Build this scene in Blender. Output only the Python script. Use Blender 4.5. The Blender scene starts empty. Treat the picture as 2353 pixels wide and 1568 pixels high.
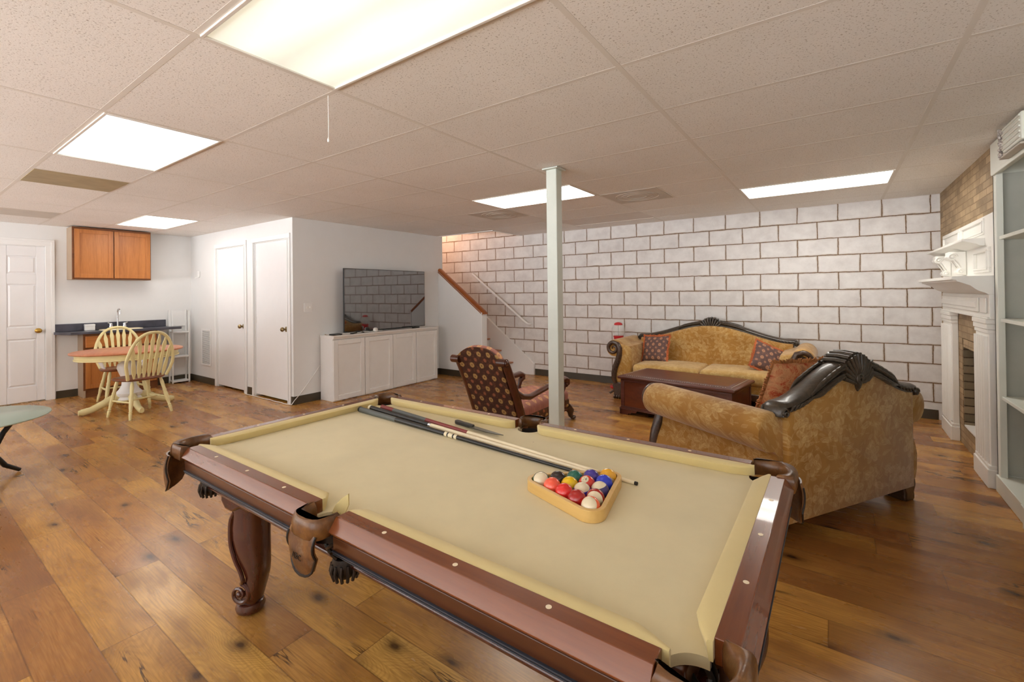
import bpy, math, random
from mathutils import Vector, Matrix
random.seed(7)
PI = math.pi
sc = bpy.context.scene
COL = sc.collection

# ------------------------------------------------------------------ helpers
def lin(c):
    c = c / 255.0
    return c / 12.92 if c <= 0.04045 else ((c + 0.055) / 1.055) ** 2.4

def rgb(r, g, b):
    return (lin(r), lin(g), lin(b), 1.0)

class MB:
    """collects vertices and faces of one part"""
    def __init__(s):
        s.v = []; s.f = []
    def add(s, vs, fs, M=None):
        o = len(s.v)
        for p in vs:
            p = Vector(p)
            s.v.append(tuple(M @ p) if M is not None else tuple(p))
        for f in fs:
            s.f.append(tuple(i + o for i in f))
        return s
    def box(s, x0, x1, y0, y1, z0, z1, M=None):
        vs = [(x0, y0, z0), (x1, y0, z0), (x1, y1, z0), (x0, y1, z0), (x0, y0, z1), (x1, y0, z1), (x1, y1, z1), (x0, y1, z1)]
        fs = [(0, 3, 2, 1), (4, 5, 6, 7), (0, 1, 5, 4), (1, 2, 6, 5), (2, 3, 7, 6), (3, 0, 4, 7)]
        return s.add(vs, fs, M)
    def prism(s, poly, h0, h1, ax='z', M=None):
        """polygon (a,b) extruded along ax from h0 to h1; ax z:(a,b,h) y:(a,h,b) x:(h,a,b)"""
        def P(a, b, h):
            return (a, b, h) if ax == 'z' else ((a, h, b) if ax == 'y' else (h, a, b))
        n = len(poly)
        area = sum(poly[i][0] * poly[(i + 1) % n][1] - poly[(i + 1) % n][0] * poly[i][1] for i in range(n))
        pl = list(poly) if area > 0 else list(poly)[::-1]
        if ax == 'y':
            pl = pl[::-1]
        if h1 < h0:
            h0, h1 = h1, h0
        vs = [P(a, b, h0) for a, b in pl] + [P(a, b, h1) for a, b in pl]
        fs = [tuple(range(n - 1, -1, -1)), tuple(range(n, 2 * n))]
        fs += [(i, (i + 1) % n, n + (i + 1) % n, n + i) for i in range(n)]
        return s.add(vs, fs, M)
    def loft(s, rings, cap=True, closed=True, M=None):
        n = len(rings[0]); vs = [p for r in rings for p in r]; fs = []
        m = n if closed else n - 1
        for k in range(len(rings) - 1):
            for i in range(m):
                j = (i + 1) % n
                fs.append((k * n + i, k * n + j, (k + 1) * n + j, (k + 1) * n + i))
        if cap and closed:
            fs.append(tuple(range(n - 1, -1, -1)))
            b = (len(rings) - 1) * n
            fs.append(tuple(range(b, b + n)))
        return s.add(vs, fs, M)
    def lathe(s, prof, n=24, M=None, cx=0, cy=0):
        rings = []
        for r, z in prof:
            rings.append([(cx + r * math.cos(2 * PI * i / n), cy + r * math.sin(2 * PI * i / n), z) for i in range(n)])
        return s.loft(rings, True, True, M)
    def tube(s, pts, rad, n=8, M=None, sy=1.0, up=(0, 0, 1), closed=False):
        pts = [Vector(p) for p in pts]; k = len(pts)
        if not isinstance(rad, (list, tuple)):
            rad = [rad] * k
        rings = []; prev = None
        for i in range(k):
            if closed:
                t = pts[(i + 1) % k] - pts[i - 1]
            else:
                t = pts[min(i + 1, k - 1)] - pts[max(i - 1, 0)]
            t = t.normalized() if t.length > 1e-9 else Vector((0, 0, 1))
            u = Vector(up) if prev is None else prev
            u = u - t * u.dot(t)
            if u.length < 1e-4:
                u = Vector((1, 0, 0)) - t * t.x
                if u.length < 1e-4:
                    u = Vector((0, 1, 0)) - t * t.y
            u.normalize(); prev = u; w = t.cross(u)
            rings.append([tuple(pts[i] + rad[i] * (math.cos(2 * PI * j / n) * w * sy + math.sin(2 * PI * j / n) * u)) for j in range(n)])
        if closed:
            rings.append(rings[0])
            return s.loft(rings, False, True, M)
        return s.loft(rings, True, True, M)
    def ell(s, c, r, nu=14, nv=8, M=None):
        rings = []
        for j in range(nv + 1):
            a = -PI / 2 + PI * j / nv
            q = max(math.cos(a), 0.02)
            rings.append([(c[0] + r[0] * q * math.cos(2 * PI * i / nu), c[1] + r[1] * q * math.sin(2 * PI * i / nu), c[2] + r[2] * math.sin(a)) for i in range(nu)])
        return s.loft(rings, True, True, M)
    def rbox(s, x0, x1, y0, y1, z0, z1, r=.03, crown=0.0, n=4, seg=4, M=None, wob=0.0):
        """rounded box with a crowned top"""
        def ticks(h):
            t = [-h + r * (1 - math.cos(PI / 2 * i / n)) for i in range(n + 1)]
            t += [-h + r + (2 * h - 2 * r) * i / seg for i in range(1, seg)]
            t += [h - r * (1 - math.cos(PI / 2 * i / n)) for i in range(n, -1, -1)]
            return t
        hx, hy, hz = (x1 - x0) / 2, (y1 - y0) / 2, (z1 - z0) / 2
        c = ((x0 + x1) / 2, (y0 + y1) / 2, (z0 + z1) / 2)
        T = (ticks(hx), ticks(hy), ticks(hz)); H = (hx, hy, hz)
        idx = {}; vs = []; fs = []
        def vert(p):
            k = (round(p[0], 5), round(p[1], 5), round(p[2], 5))
            if k in idx: return idx[k]
            q = [max(-H[i] + r, min(H[i] - r, p[i])) for i in range(3)]
            d = Vector([p[i] - q[i] for i in range(3)])
            if d.length > 1e-9:
                d = d.normalized() * r
            o = [q[i] + d[i] for i in range(3)]
            e = (1 - min(1, (o[0] / hx) ** 2)) * (1 - min(1, (o[1] / hy) ** 2))
            o[2] += crown * e * (1 if o[2] > 0 else -.2)
            if wob:
                o[2] += wob * math.sin(9 * o[0] + 5 * o[1]) * e
            idx[k] = len(vs); vs.append((c[0] + o[0], c[1] + o[1], c[2] + o[2])); return idx[k]
        for ax in range(3):
            a, b = [(1, 2), (2, 0), (0, 1)][ax]
            for sg in (-1, 1):
                for i in range(len(T[a]) - 1):
                    for j in range(len(T[b]) - 1):
                        q = []
                        for di, dj in ((0, 0), (1, 0), (1, 1), (0, 1)):
                            p = [0, 0, 0]; p[ax] = sg * H[ax]; p[a] = T[a][i + di]; p[b] = T[b][j + dj]
                            q.append(vert(p))
                        fs.append(tuple(q if sg > 0 else q[::-1]))
        return s.add(vs, fs, M)
    def build(s, name, mat, parent=None, smooth=35, bevel=0, bseg=2, sub=0):
        me = bpy.data.meshes.new(name)
        me.from_pydata(s.v, [], s.f)
        me.validate(); me.update()
        o = bpy.data.objects.new(name, me)
        COL.objects.link(o)
        if mat: me.materials.append(mat)
        if smooth:
            for p in me.polygons: p.use_smooth = True
            me.set_sharp_from_angle(angle=math.radians(smooth))
        if bevel:
            m = o.modifiers.new('bevel', 'BEVEL'); m.width = bevel; m.segments = bseg
            m.limit_method = 'ANGLE'; m.angle_limit = math.radians(40)
        if parent: o.parent = parent
        return o

def tag(o, label=None, cat=None, group=None, kind=None):
    if label: o['label'] = label
    if cat: o['category'] = cat
    if group: o['group'] = group
    if kind: o['kind'] = kind
    return o

def thing(name, label, cat, loc=(0, 0, 0), rz=0, group=None, kind=None):
    o = bpy.data.objects.new(name, None); COL.objects.link(o)
    o.empty_display_size = .1
    o.location = loc; o.rotation_euler = (0, 0, rz)
    return tag(o, label, cat, group, kind)

def dup(root, loc=None, rz=None, label=None):
    r = root.copy(); COL.objects.link(r)
    if loc is not None: r.location = loc
    if rz is not None: r.rotation_euler = (0, 0, rz)
    if label: r['label'] = label
    for ch in list(root.children):
        c = ch.copy(); COL.objects.link(c); c.parent = r
        for g in list(ch.children):
            d = g.copy(); COL.objects.link(d); d.parent = c
    return r

def arc(cx, cy, r, a0, a1, n):
    return [(cx + r * math.cos(math.radians(a0 + (a1 - a0) * i / n)), cy + r * math.sin(math.radians(a0 + (a1 - a0) * i / n))) for i in range(n + 1)]

def frame_between(a, b):
    """matrix whose z axis runs from a to b, origin a"""
    a = Vector(a); b = Vector(b); z = (b - a).normalized()
    x = Vector((0, 0, 1)).cross(z)
    if x.length < 1e-4: x = Vector((1, 0, 0))
    x.normalize(); y = z.cross(x)
    M = Matrix((x, y, z)).transposed().to_4x4(); M.translation = a
    return M

def text_mb(txt, size, depth=.0008):
    cu = bpy.data.curves.new('t', 'FONT'); cu.body = txt; cu.size = size; cu.extrude = depth
    cu.align_x = 'CENTER'; cu.align_y = 'CENTER'
    o = bpy.data.objects.new('t', cu); COL.objects.link(o)
    dg = bpy.context.evaluated_depsgraph_get()
    me = bpy.data.meshes.new_from_object(o.evaluated_get(dg))
    m = MB(); m.add([tuple(v.co) for v in me.vertices], [tuple(p.vertices) for p in me.polygons])
    bpy.data.objects.remove(o); bpy.data.curves.remove(cu); bpy.data.meshes.remove(me)
    return m

# ------------------------------------------------------------------ materials
class NT:
    def __init__(s, name):
        s.m = bpy.data.materials.new(name); s.m.use_nodes = True
        s.t = s.m.node_tree; s.b = s.t.nodes['Principled BSDF']
        s.out = s.t.nodes['Material Output']
    def n(s, typ, **kw):
        nd = s.t.nodes.new(typ)
        for k, v in kw.items():
            if k in nd.inputs.keys() and not hasattr(nd, k): nd.inputs[k].default_value = v
            else: setattr(nd, k, v)
        return nd
    def l(s, a, b): s.t.links.new(a, b)
    def val(s, nd, **kw):
        for k, v in kw.items(): nd.inputs[k.replace('_', ' ')].default_value = v
        return nd
    def coord(s, kind='Object', scale=(1, 1, 1), rot=(0, 0, 0), loc=(0, 0, 0)):
        tc = s.n('ShaderNodeTexCoord'); mp = s.n('ShaderNodeMapping')
        mp.inputs['Scale'].default_value = scale; mp.inputs['Rotation'].default_value = rot; mp.inputs['Location'].default_value = loc
        s.l(tc.outputs[kind], mp.inputs['Vector']); return mp.outputs['Vector']
    def noise(s, vec, scale, detail=4, rough=.55, dist=0):
        nd = s.n('ShaderNodeTexNoise'); s.l(vec, nd.inputs['Vector'])
        nd.inputs['Scale'].default_value = scale; nd.inputs['Detail'].default_value = detail
        nd.inputs['Roughness'].default_value = rough; nd.inputs['Distortion'].default_value = dist
        return nd
    def ramp(s, fac, stops):
        r = s.n('ShaderNodeValToRGB'); s.l(fac, r.inputs['Fac'])
        els = r.color_ramp.elements
        while len(els) < len(stops): els.new(.5)
        for e, (p, c) in zip(els, stops):
            e.position = p; e.color = c if len(c) == 4 else (*c, 1)
        return r.outputs['Color']
    def mix(s, fac, a, b, mode='MIX'):
        m = s.n('ShaderNodeMix', data_type='RGBA', blend_type=mode)
        for sock, v in ((m.inputs[0], fac), (m.inputs[6], a), (m.inputs[7], b)):
            if isinstance(v, (int, float)): sock.default_value = v
            elif isinstance(v, (tuple, list)): sock.default_value = v
            else: s.l(v, sock)
        return m.outputs[2]
    def math(s, op, a, b=0.0):
        m = s.n('ShaderNodeMath', operation=op)
        for sock, v in ((m.inputs[0], a), (m.inputs[1], b)):
            if isinstance(v, (int, float)): sock.default_value = v
            else: s.l(v, sock)
        return m.outputs[0]
    def vmath(s, op, a, b=None):
        m = s.n('ShaderNodeVectorMath', operation=op)
        s.l(a, m.inputs[0])
        if b is not None:
            if isinstance(b, (tuple, list)): m.inputs[1].default_value = b
            else: s.l(b, m.inputs[1])
        return m
    def bump(s, h, strength=.3, dist=.01):
        b = s.n('ShaderNodeBump'); s.l(h, b.inputs['Height'])
        b.inputs['Strength'].default_value = strength; b.inputs['Distance'].default_value = dist
        s.l(b.outputs['Normal'], s.b.inputs['Normal'])
    def col(s, c):
        if isinstance(c, (tuple, list)): s.b.inputs['Base Color'].default_value = c
        else: s.l(c, s.b.inputs['Base Color'])
        return s
    def set(s, rough=.5, metal=0, spec=.5, coat=0):
        s.b.inputs['Roughness'].default_value = rough; s.b.inputs['Metallic'].default_value = metal
        s.b.inputs['Specular IOR Level'].default_value = spec; s.b.inputs['Coat Weight'].default_value = coat
        return s

def plain(name, c, rough=.5, metal=0, spec=.5, coat=0, bump=0, bscale=60, var=.06):
    t = NT(name); v = t.coord()
    n = t.noise(v, bscale, 3)
    lo = tuple(x * (1 - var) for x in c[:3]) + (1,); hi = tuple(min(1, x * (1 + var)) for x in c[:3]) + (1,)
    n2 = t.noise(v, 6, 3)
    t.col(t.ramp(n2.outputs['Fac'], [(.3, lo), (.7, hi)])).set(rough, metal, spec, coat)
    if bump: t.bump(n.outputs['Fac'], bump, .004)
    return t.m

def wood(name, dark, light, axis=0, scale=9, rough=.35, stretch=.08, coat=0, spec=.5, bump=.08):
    t = NT(name); s = [1, 1, 1]; s[axis] = stretch
    v = t.coord(scale=tuple(s))
    n = t.noise(v, scale, 6, .6, .6); n2 = t.noise(v, scale * 9, 3, .6)
    c = t.ramp(n.outputs['Fac'], [(.25, dark), (.5, tuple((a + b) / 2 for a, b in zip(dark, light))), (.75, light)])
    c = t.mix(.25, c, t.ramp(n2.outputs['Fac'], [(.35, dark), (.65, light)]))
    t.col(c).set(rough, 0, spec, coat)
    if bump: t.bump(n2.outputs['Fac'], bump, .002)
    return t.m

M = {}
M['wall'] = plain('wall_paint', rgb(226, 226, 225), .6, bump=.05, bscale=120, var=.01)
M['trim'] = plain('white_trim_paint', rgb(232, 232, 231), .35, var=.01)
M['doorw'] = plain('white_door_paint', rgb(230, 230, 231), .28, var=.01)
M['cabw'] = plain('white_cabinet_paint', rgb(228, 226, 223), .4, var=.02)
M['post'] = plain('pale_green_white_paint', rgb(206, 212, 203), .45, bump=.1, bscale=30, var=.04)
M['mantel'] = plain('mantel_white_paint', rgb(234, 232, 226), .4, var=.02)
M['book'] = plain('bookcase_white_paint', rgb(222, 224, 214), .4, var=.02)
M['bookback'] = plain('bookcase_grey_green_paint', rgb(174, 174, 164), .5, bump=.1, bscale=80, var=.05)
M['vinyl'] = plain('dark_vinyl_base', rgb(66, 58, 44), .35, var=.12)
M['brass'] = plain('brass', rgb(196, 160, 80), .25, 1)
M['knobm'] = plain('antique_brass', rgb(150, 130, 95), .3, 1)
M['chrome'] = plain('chrome', rgb(215, 215, 218), .12, 1)
M['black'] = plain('black_plastic', rgb(22, 21, 20), .4)
M['grey'] = plain('grey_plastic', rgb(120, 120, 118), .4)
M['cord'] = plain('white_cord', rgb(232, 230, 226), .45)
M['oakV'] = wood('honey_oak_upright', rgb(150, 88, 38), rgb(196, 128, 66), 2, 16, .38, .06)
M['oakH'] = wood('honey_oak_level', rgb(152, 86, 36), rgb(196, 126, 64), 1, 16, .38, .06)
M['oakside'] = plain('pale_cabinet_side', rgb(168, 146, 122), .5, var=.05)
M['oakdark'] = wood('dark_oak_edge', rgb(92, 52, 24), rgb(132, 80, 40), 1, 14, .4)
M['counter'] = plain('speckled_dark_counter', rgb(70, 70, 80), .3, bump=.02, bscale=300, var=.35)
M['railwood'] = wood('red_brown_rail_wood', rgb(90, 42, 18), rgb(132, 70, 30), 0, 7, .25, .08, .5, .6, .03)
M['railwoodY'] = wood('red_brown_rail_wood_cross', rgb(90, 42, 18), rgb(132, 70, 30), 1, 7, .25, .08, .5, .6, .03)
M['apron'] = wood('dark_mahogany_apron', rgb(58, 30, 16), rgb(90, 50, 26), 0, 6, .3, .08, .3, .5, .03)
M['apronY'] = wood('dark_mahogany_apron_cross', rgb(58, 30, 16), rgb(90, 50, 26), 1, 6, .3, .08, .3, .5, .03)
M['legwood'] = wood('dark_mahogany_leg', rgb(48, 20, 12), rgb(84, 38, 22), 2, 5, .25, .3, .5, .6, .03)
M['strip'] = plain('blue_black_line', rgb(40, 46, 56), .3)
M['sight'] = plain('pearl_sight', rgb(240, 222, 190), .3)
M['handrail'] = wood('stained_handrail', rgb(122, 62, 22), rgb(168, 96, 42), 0, 8, .35)
M['tread'] = wood('stair_tread_wood', rgb(150, 96, 64), rgb(188, 136, 100), 1, 8, .4)
M['trunk'] = wood('dark_trunk_wood', rgb(66, 30, 22), rgb(112, 60, 46), 0, 6, .3, .12, .2)
M['trunkp'] = wood('trunk_panel_wood', rgb(62, 24, 8), rgb(116, 56, 26), 0, 4, .3, .5, .2)
M['chairwood'] = wood('dark_chair_wood', rgb(54, 26, 16), rgb(92, 48, 30), 2, 6, .28, .15, .3)
M['cream'] = plain('cream_paint', rgb(228, 216, 160), .4, var=.05)
M['tabletop'] = wood('dining_table_top_wood', rgb(168, 98, 62), rgb(204, 134, 94), 1, 8, .35, .1)
M['seatw'] = wood('chair_seat_wood', rgb(96, 52, 34), rgb(138, 82, 56), 1, 8, .35)
M['rackwood'] = wood('pale_rack_wood', rgb(204, 160, 86), rgb(228, 192, 122), 0, 6, .4)
M['white_shaft'] = plain('maple_shaft', rgb(238, 224, 192), .3, var=.03)
M['ferrule'] = plain('tan_ferrule', rgb(206, 160, 106), .4)
M['cueblack'] = plain('black_cue', rgb(40, 40, 40), .2)
M['cuegrey'] = plain('grey_wrap', rgb(92, 96, 94), .5, bump=.2, bscale=200)
M['cuered'] = plain('maroon_cue', rgb(134, 58, 56), .25)
M['ivory'] = plain('ivory_ring', rgb(232, 220, 188), .3)
M['blade'] = plain('dark_steel_blade', rgb(88, 88, 80), .3, .7)
M['knifeh'] = plain('black_knife_handle', rgb(46, 44, 42), .45)
M['red'] = plain('red_plastic', rgb(196, 40, 46), .35)
M['tvframe'] = plain('tv_bezel', rgb(20, 20, 20), .3)
M['steel'] = plain('steel_sink', rgb(200, 198, 192), .3, .9)
M['ceilbar'] = plain('ceiling_grid_paint', rgb(222, 217, 209), .6, var=.02)

def mat_tv():
    t = NT('tv_glass'); t.col(rgb(16, 16, 17)).set(.03, 0, .9)
    t.b.inputs['IOR'].default_value = 2.2
    return t.m
M['tv'] = mat_tv()

def mat_carved(name, d, l, sc=55):
    t = NT(name); v = t.coord()
    n = t.noise(v, sc, 5, .65, .4); n2 = t.noise(v, 9, 3)
    c = t.ramp(n.outputs['Fac'], [(.3, d), (.62, l), (.78, tuple(min(1, x * 1.7) for x in l[:3]) + (1,))])
    t.col(t.mix(.4, c, t.ramp(n2.outputs['Fac'], [(.3, d), (.7, l)]))).set(.32, 0, .6, .2)
    t.bump(n.outputs['Fac'], .25, .004); return t.m
M['carved'] = mat_carved('dark_carved_wood', rgb(38, 24, 16), rgb(84, 58, 40))
M['carvedl'] = mat_carved('dark_olive_carved_wood', rgb(30, 24, 18), rgb(78, 66, 52))

def mat_leather():
    t = NT('worn_brown_leather'); v = t.coord()
    n = t.noise(v, 9, 6, .7); n2 = t.noise(v, 130, 4); n3 = t.noise(v, 22, 5, .7)
    c = t.ramp(n.outputs['Fac'], [(.32, rgb(50, 30, 16)), (.52, rgb(100, 64, 32)), (.68, rgb(134, 92, 48))])
    c = t.mix(t.ramp(n3.outputs['Fac'], [(.58, (0, 0, 0)), (.74, (.6, .6, .6))]), c, rgb(128, 120, 108))
    t.col(c).set(.28, 0, .5); t.bump(n2.outputs['Fac'], .25, .002); return t.m
M['leather'] = mat_leather()
M['leatherd'] = plain('black_leather', rgb(34, 26, 20), .42, bump=.3, bscale=60, var=.4)

def mat_cloth(name, c):
    t = NT(name); v = t.coord()
    n = t.noise(v, 3, 5, .6); n2 = t.noise(v, 700, 2); n3 = t.noise(v, 46, 1, .3)
    hi = tuple(min(1, x * 1.05) for x in c[:3]) + (1,); lo = tuple(x * .93 for x in c[:3]) + (1,)
    k = t.ramp(n.outputs['Fac'], [(.3, lo), (.7, hi)])
    k = t.mix(t.ramp(n3.outputs['Fac'], [(.86, (0, 0, 0)), (.88, (.6, .6, .6))]), k, rgb(110, 98, 60))
    t.col(k).set(.92, 0, .15)
    t.b.inputs['Sheen Weight'].default_value = .25; t.b.inputs['Sheen Roughness'].default_value = .6
    t.bump(n2.outputs['Fac'], .12, .002); return t.m
M['cloth'] = mat_cloth('khaki_pool_cloth', rgb(216, 202, 160))
M['cushion'] = mat_cloth('khaki_cushion_cloth', rgb(214, 194, 134))

def mat_floor():
    t = NT('plank_floor')
    tc = t.n('ShaderNodeTexCoord'); sp = t.n('ShaderNodeSeparateXYZ'); t.l(tc.outputs['Object'], sp.inputs[0])
    X, Y = sp.outputs['X'], sp.outputs['Y']
    PW, PL = .183, 1.44
    ry = t.math('DIVIDE', t.math('ADD', Y, .015), PW); row = t.math('FLOOR', ry); fy = t.math('FRACT', ry)
    wn = t.n('ShaderNodeTexWhiteNoise', noise_dimensions='1D'); t.l(t.math('ADD', row, 17.0), wn.inputs['W'])
    rx = t.math('DIVIDE', t.math('ADD', X, t.math('MULTIPLY', wn.outputs['Value'], PL)), PL); idx = t.math('FLOOR', rx); fx = t.math('FRACT', rx)
    wv = t.n('ShaderNodeCombineXYZ'); t.l(idx, wv.inputs['X']); t.l(row, wv.inputs['Y'])
    w2 = t.n('ShaderNodeTexWhiteNoise', noise_dimensions='2D'); t.l(wv.outputs[0], w2.inputs['Vector'])
    rc = t.n('ShaderNodeSeparateColor'); t.l(w2.outputs['Color'], rc.inputs['Color'])
    rnd, r2, r3 = rc.outputs['Red'], rc.outputs['Green'], rc.outputs['Blue']
    dy = t.math('MULTIPLY', t.math('PINGPONG', fy, .5), PW); dx = t.math('MULTIPLY', t.math('PINGPONG', fx, .5), PL)
    edge = t.math('MINIMUM', dx, dy)
    # each plank is cut from its own part of the figure
    pv = t.n('ShaderNodeCombineXYZ'); t.l(t.math('ADD', X, t.math('MULTIPLY', r2, 41.0)), pv.inputs['X']); t.l(t.math('ADD', Y, t.math('MULTIPLY', r3, 29.0)), pv.inputs['Y'])
    v0 = pv.outputs[0]
    def st(k): return t.vmath('MULTIPLY', v0, (k, 1, 1)).outputs[0]
    kv = st(.5)
    kd = t.noise(kv, 7, 3, .6)
    kvd = t.vmath('ADD', kv, t.vmath('MULTIPLY', t.vmath('SUBTRACT', kd.outputs['Color'], (.5, .5, .5)).outputs[0], (.07, .07, 0)).outputs[0]).outputs[0]
    vo = t.n('ShaderNodeTexVoronoi', voronoi_dimensions='2D'); t.l(kvd, vo.inputs['Vector']); vo.inputs['Scale'].default_value = 4.2
    vc = t.n('ShaderNodeSeparateColor'); t.l(vo.outputs['Color'], vc.inputs['Color'])
    dist = vo.outputs['Distance']
    isk = t.math('LESS_THAN', vc.outputs['Red'], .42)
    # growth rings flow round the knots
    nz = t.noise(st(.14), 4.0, 2, .5)
    fld = t.math('ADD', t.math('MULTIPLY', nz.outputs['Fac'], 1.0), t.math('MULTIPLY', t.math('MULTIPLY', t.ramp(dist, [(0, (1, 1, 1)), (.42, (0, 0, 0))]), isk), .22))
    rings = t.math('SINE', t.math('MULTIPLY', fld, 240.0))
    ring = t.ramp(t.math('ADD', t.math('MULTIPLY', rings, .5), .5), [(.35, (0, 0, 0)), (.95, (1, 1, 1))])
    fine = t.noise(st(.04), 150, 3, .6)
    blot = t.noise(st(.35), 5.5, 4, .6)
    big = t.noise(st(.3), 2.2, 3, .55)
    base = t.ramp(rnd, [(0, rgb(140, 92, 52)), (.28, rgb(182, 126, 62)), (.55, rgb(204, 152, 74)), (.8, rgb(166, 108, 60)), (1, rgb(214, 164, 84))])
    c = t.mix(t.ramp(blot.outputs['Fac'], [(.36, (.6, .6, .6)), (.58, (0, 0, 0))]), base, rgb(128, 78, 40))
    c = t.mix(t.ramp(big.outputs['Fac'], [(.52, (0, 0, 0)), (.78, (.6, .6, .6))]), c, rgb(222, 170, 86))
    c = t.mix(t.math('MULTIPLY', ring, .17), c, rgb(112, 66, 28))
    c = t.mix(t.ramp(fine.outputs['Fac'], [(.38, (.3, .3, .3)), (.6, (0, 0, 0))]), c, rgb(108, 64, 30))
    kn = t.math('MULTIPLY', t.ramp(dist, [(.03, (.92, .92, .92)), (.075, (.55, .55, .55)), (.16, (.16, .16, .16)), (.3, (0, 0, 0))]), isk)
    c = t.mix(kn, c, rgb(60, 36, 20))
    crv = t.noise(st(.12), 11, 4, .65, .6)
    gate = t.ramp(t.noise(st(.5), 4.0, 1).outputs['Fac'], [(.60, (0, 0, 0)), (.68, (1, 1, 1))])
    crk = t.ramp(t.math('ABSOLUTE', t.math('SUBTRACT', crv.outputs['Fac'], .5)), [(.006, (.85, .85, .85)), (.026, (0, 0, 0))])
    c = t.mix(t.mix(1.0, crk, gate, 'MULTIPLY'), c, rgb(58, 36, 24))
    seam = t.ramp(edge, [(.0006, (.6, .6, .6)), (.0016, (0, 0, 0))])
    c = t.mix(seam, c, rgb(84, 50, 26))
    t.col(c).set(.27, 0, .5)
    t.l(t.ramp(blot.outputs['Fac'], [(.3, (.31, .31, .31)), (.7, (.23, .23, .23))]), t.b.inputs['Roughness'])
    t.bump(t.ramp(edge, [(.0004, (0, 0, 0)), (.002, (1, 1, 1))]), .08, .002)
    return t.m
M['floor'] = mat_floor()

def mat_blocks(name, bw, bh, mortar, facec, mort, ph, swap, stain, wob=.012, row_var=.1):
    """swap: which object axis runs along the wall"""
    t = NT(name); tc = t.n('ShaderNodeTexCoord'); sp = t.n('ShaderNodeSeparateXYZ'); t.l(tc.outputs['Object'], sp.inputs[0])
    cb = t.n('ShaderNodeCombineXYZ'); t.l(sp.outputs['X' if swap == 0 else 'Y'], cb.inputs['X']); t.l(sp.outputs['Z'], cb.inputs['Y'])
    mp = t.n('ShaderNodeMapping'); mp.inputs['Location'].default_value = ph; t.l(cb.outputs[0], mp.inputs['Vector'])
    nz = t.noise(mp.outputs['Vector'], 7, 3, .6)
    off = t.vmath('MULTIPLY', t.vmath('SUBTRACT', nz.outputs['Color'], (.5, .5, .5)).outputs[0], (wob, wob, 0)).outputs[0]
    v = t.vmath('ADD', mp.outputs['Vector'], off).outputs[0]
    def brick(ms, sm):
        br = t.n('ShaderNodeTexBrick'); t.l(v, br.inputs['Vector']); br.offset = .5
        t.val(br, Scale=1, Mortar_Size=ms, Mortar_Smooth=sm, Bias=0, Brick_Width=bw, Row_Height=bh)
        br.inputs['Color1'].default_value = (0, 0, 0, 1); br.inputs['Color2'].default_value = (1, 1, 1, 1)
        return br
    b1 = brick(mortar, .15); b2 = brick(mortar * 4.5, 1.0)
    n2 = t.noise(mp.outputs['Vector'], 5, 6, .65); n3 = t.noise(mp.outputs['Vector'], 60, 5, .7)
    c = t.ramp(n2.outputs['Fac'], [(.3, facec[0]), (.6, facec[1])])
    c = t.mix(row_var, c, t.mix(1.0, b1.outputs['Color'], facec[1], 'MULTIPLY'))
    st = t.math('MULTIPLY', b2.outputs['Fac'], t.ramp(n2.outputs['Fac'], [(.38, (0, 0, 0)), (.66, (1, 1, 1))]))
    c = t.mix(t.math('MULTIPLY', st, stain), c, mort[1])
    c = t.mix(b1.outputs['Fac'], c, t.ramp(n3.outputs['Fac'], [(.35, mort[0]), (.7, mort[1])]))
    t.col(c).set(.6, 0, .35)
    h = t.math('SUBTRACT', t.math('MULTIPLY', n3.outputs['Fac'], .25), b1.outputs['Fac'])
    t.bump(h, .5, .006)
    return t.m
M['block'] = mat_blocks('painted_concrete_block', .4064, .2035, .0050, (rgb(208, 204, 202), rgb(228, 226, 224)), (rgb(84, 60, 34), rgb(140, 110, 76)), (.2032 + .4064 * 30, -.1857 + .2035 * 10, 0), 0, .8, .016, .03)
M['brick'] = mat_blocks('tan_brick', .195, .0565, .0034, (rgb(142, 118, 88), rgb(186, 160, 124)), (rgb(112, 88, 60), rgb(150, 124, 92)), (.03, .0, 0), 1, .35, .01, .35)
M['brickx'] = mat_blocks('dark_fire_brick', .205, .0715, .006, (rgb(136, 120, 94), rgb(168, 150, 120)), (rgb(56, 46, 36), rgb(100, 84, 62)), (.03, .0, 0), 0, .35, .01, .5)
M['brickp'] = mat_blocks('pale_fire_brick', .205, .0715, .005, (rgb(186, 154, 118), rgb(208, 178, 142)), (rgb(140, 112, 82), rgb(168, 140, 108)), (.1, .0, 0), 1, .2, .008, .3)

def mat_ceiling():
    t = NT('speckled_ceiling_tile'); v = t.coord()
    n = t.noise(v, 130, 2, .5, .6); n2 = t.noise(v, 1.1, 3)
    c = t.ramp(n2.outputs['Fac'], [(.3, rgb(232, 229, 224)), (.7, rgb(240, 237, 233))])
    c = t.mix(t.ramp(n.outputs['Fac'], [(.33, (.6, .6, .6)), (.40, (0, 0, 0))]), c, rgb(150, 138, 124))
    t.col(c).set(.85, 0, .2); t.bump(n.outputs['Fac'], .15, .003); return t.m
M['ceiling'] = mat_ceiling()
M['vent'] = plain('grey_vent_panel', rgb(200, 192, 180), .6, bump=.3, bscale=240, var=.05)
M['ventb'] = plain('brown_stained_panel', rgb(166, 150, 116), .6, bump=.2, bscale=60, var=.12)
M['darktile'] = plain('grey_ceiling_tile', rgb(220, 213, 206), .8, var=.03)

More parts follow.
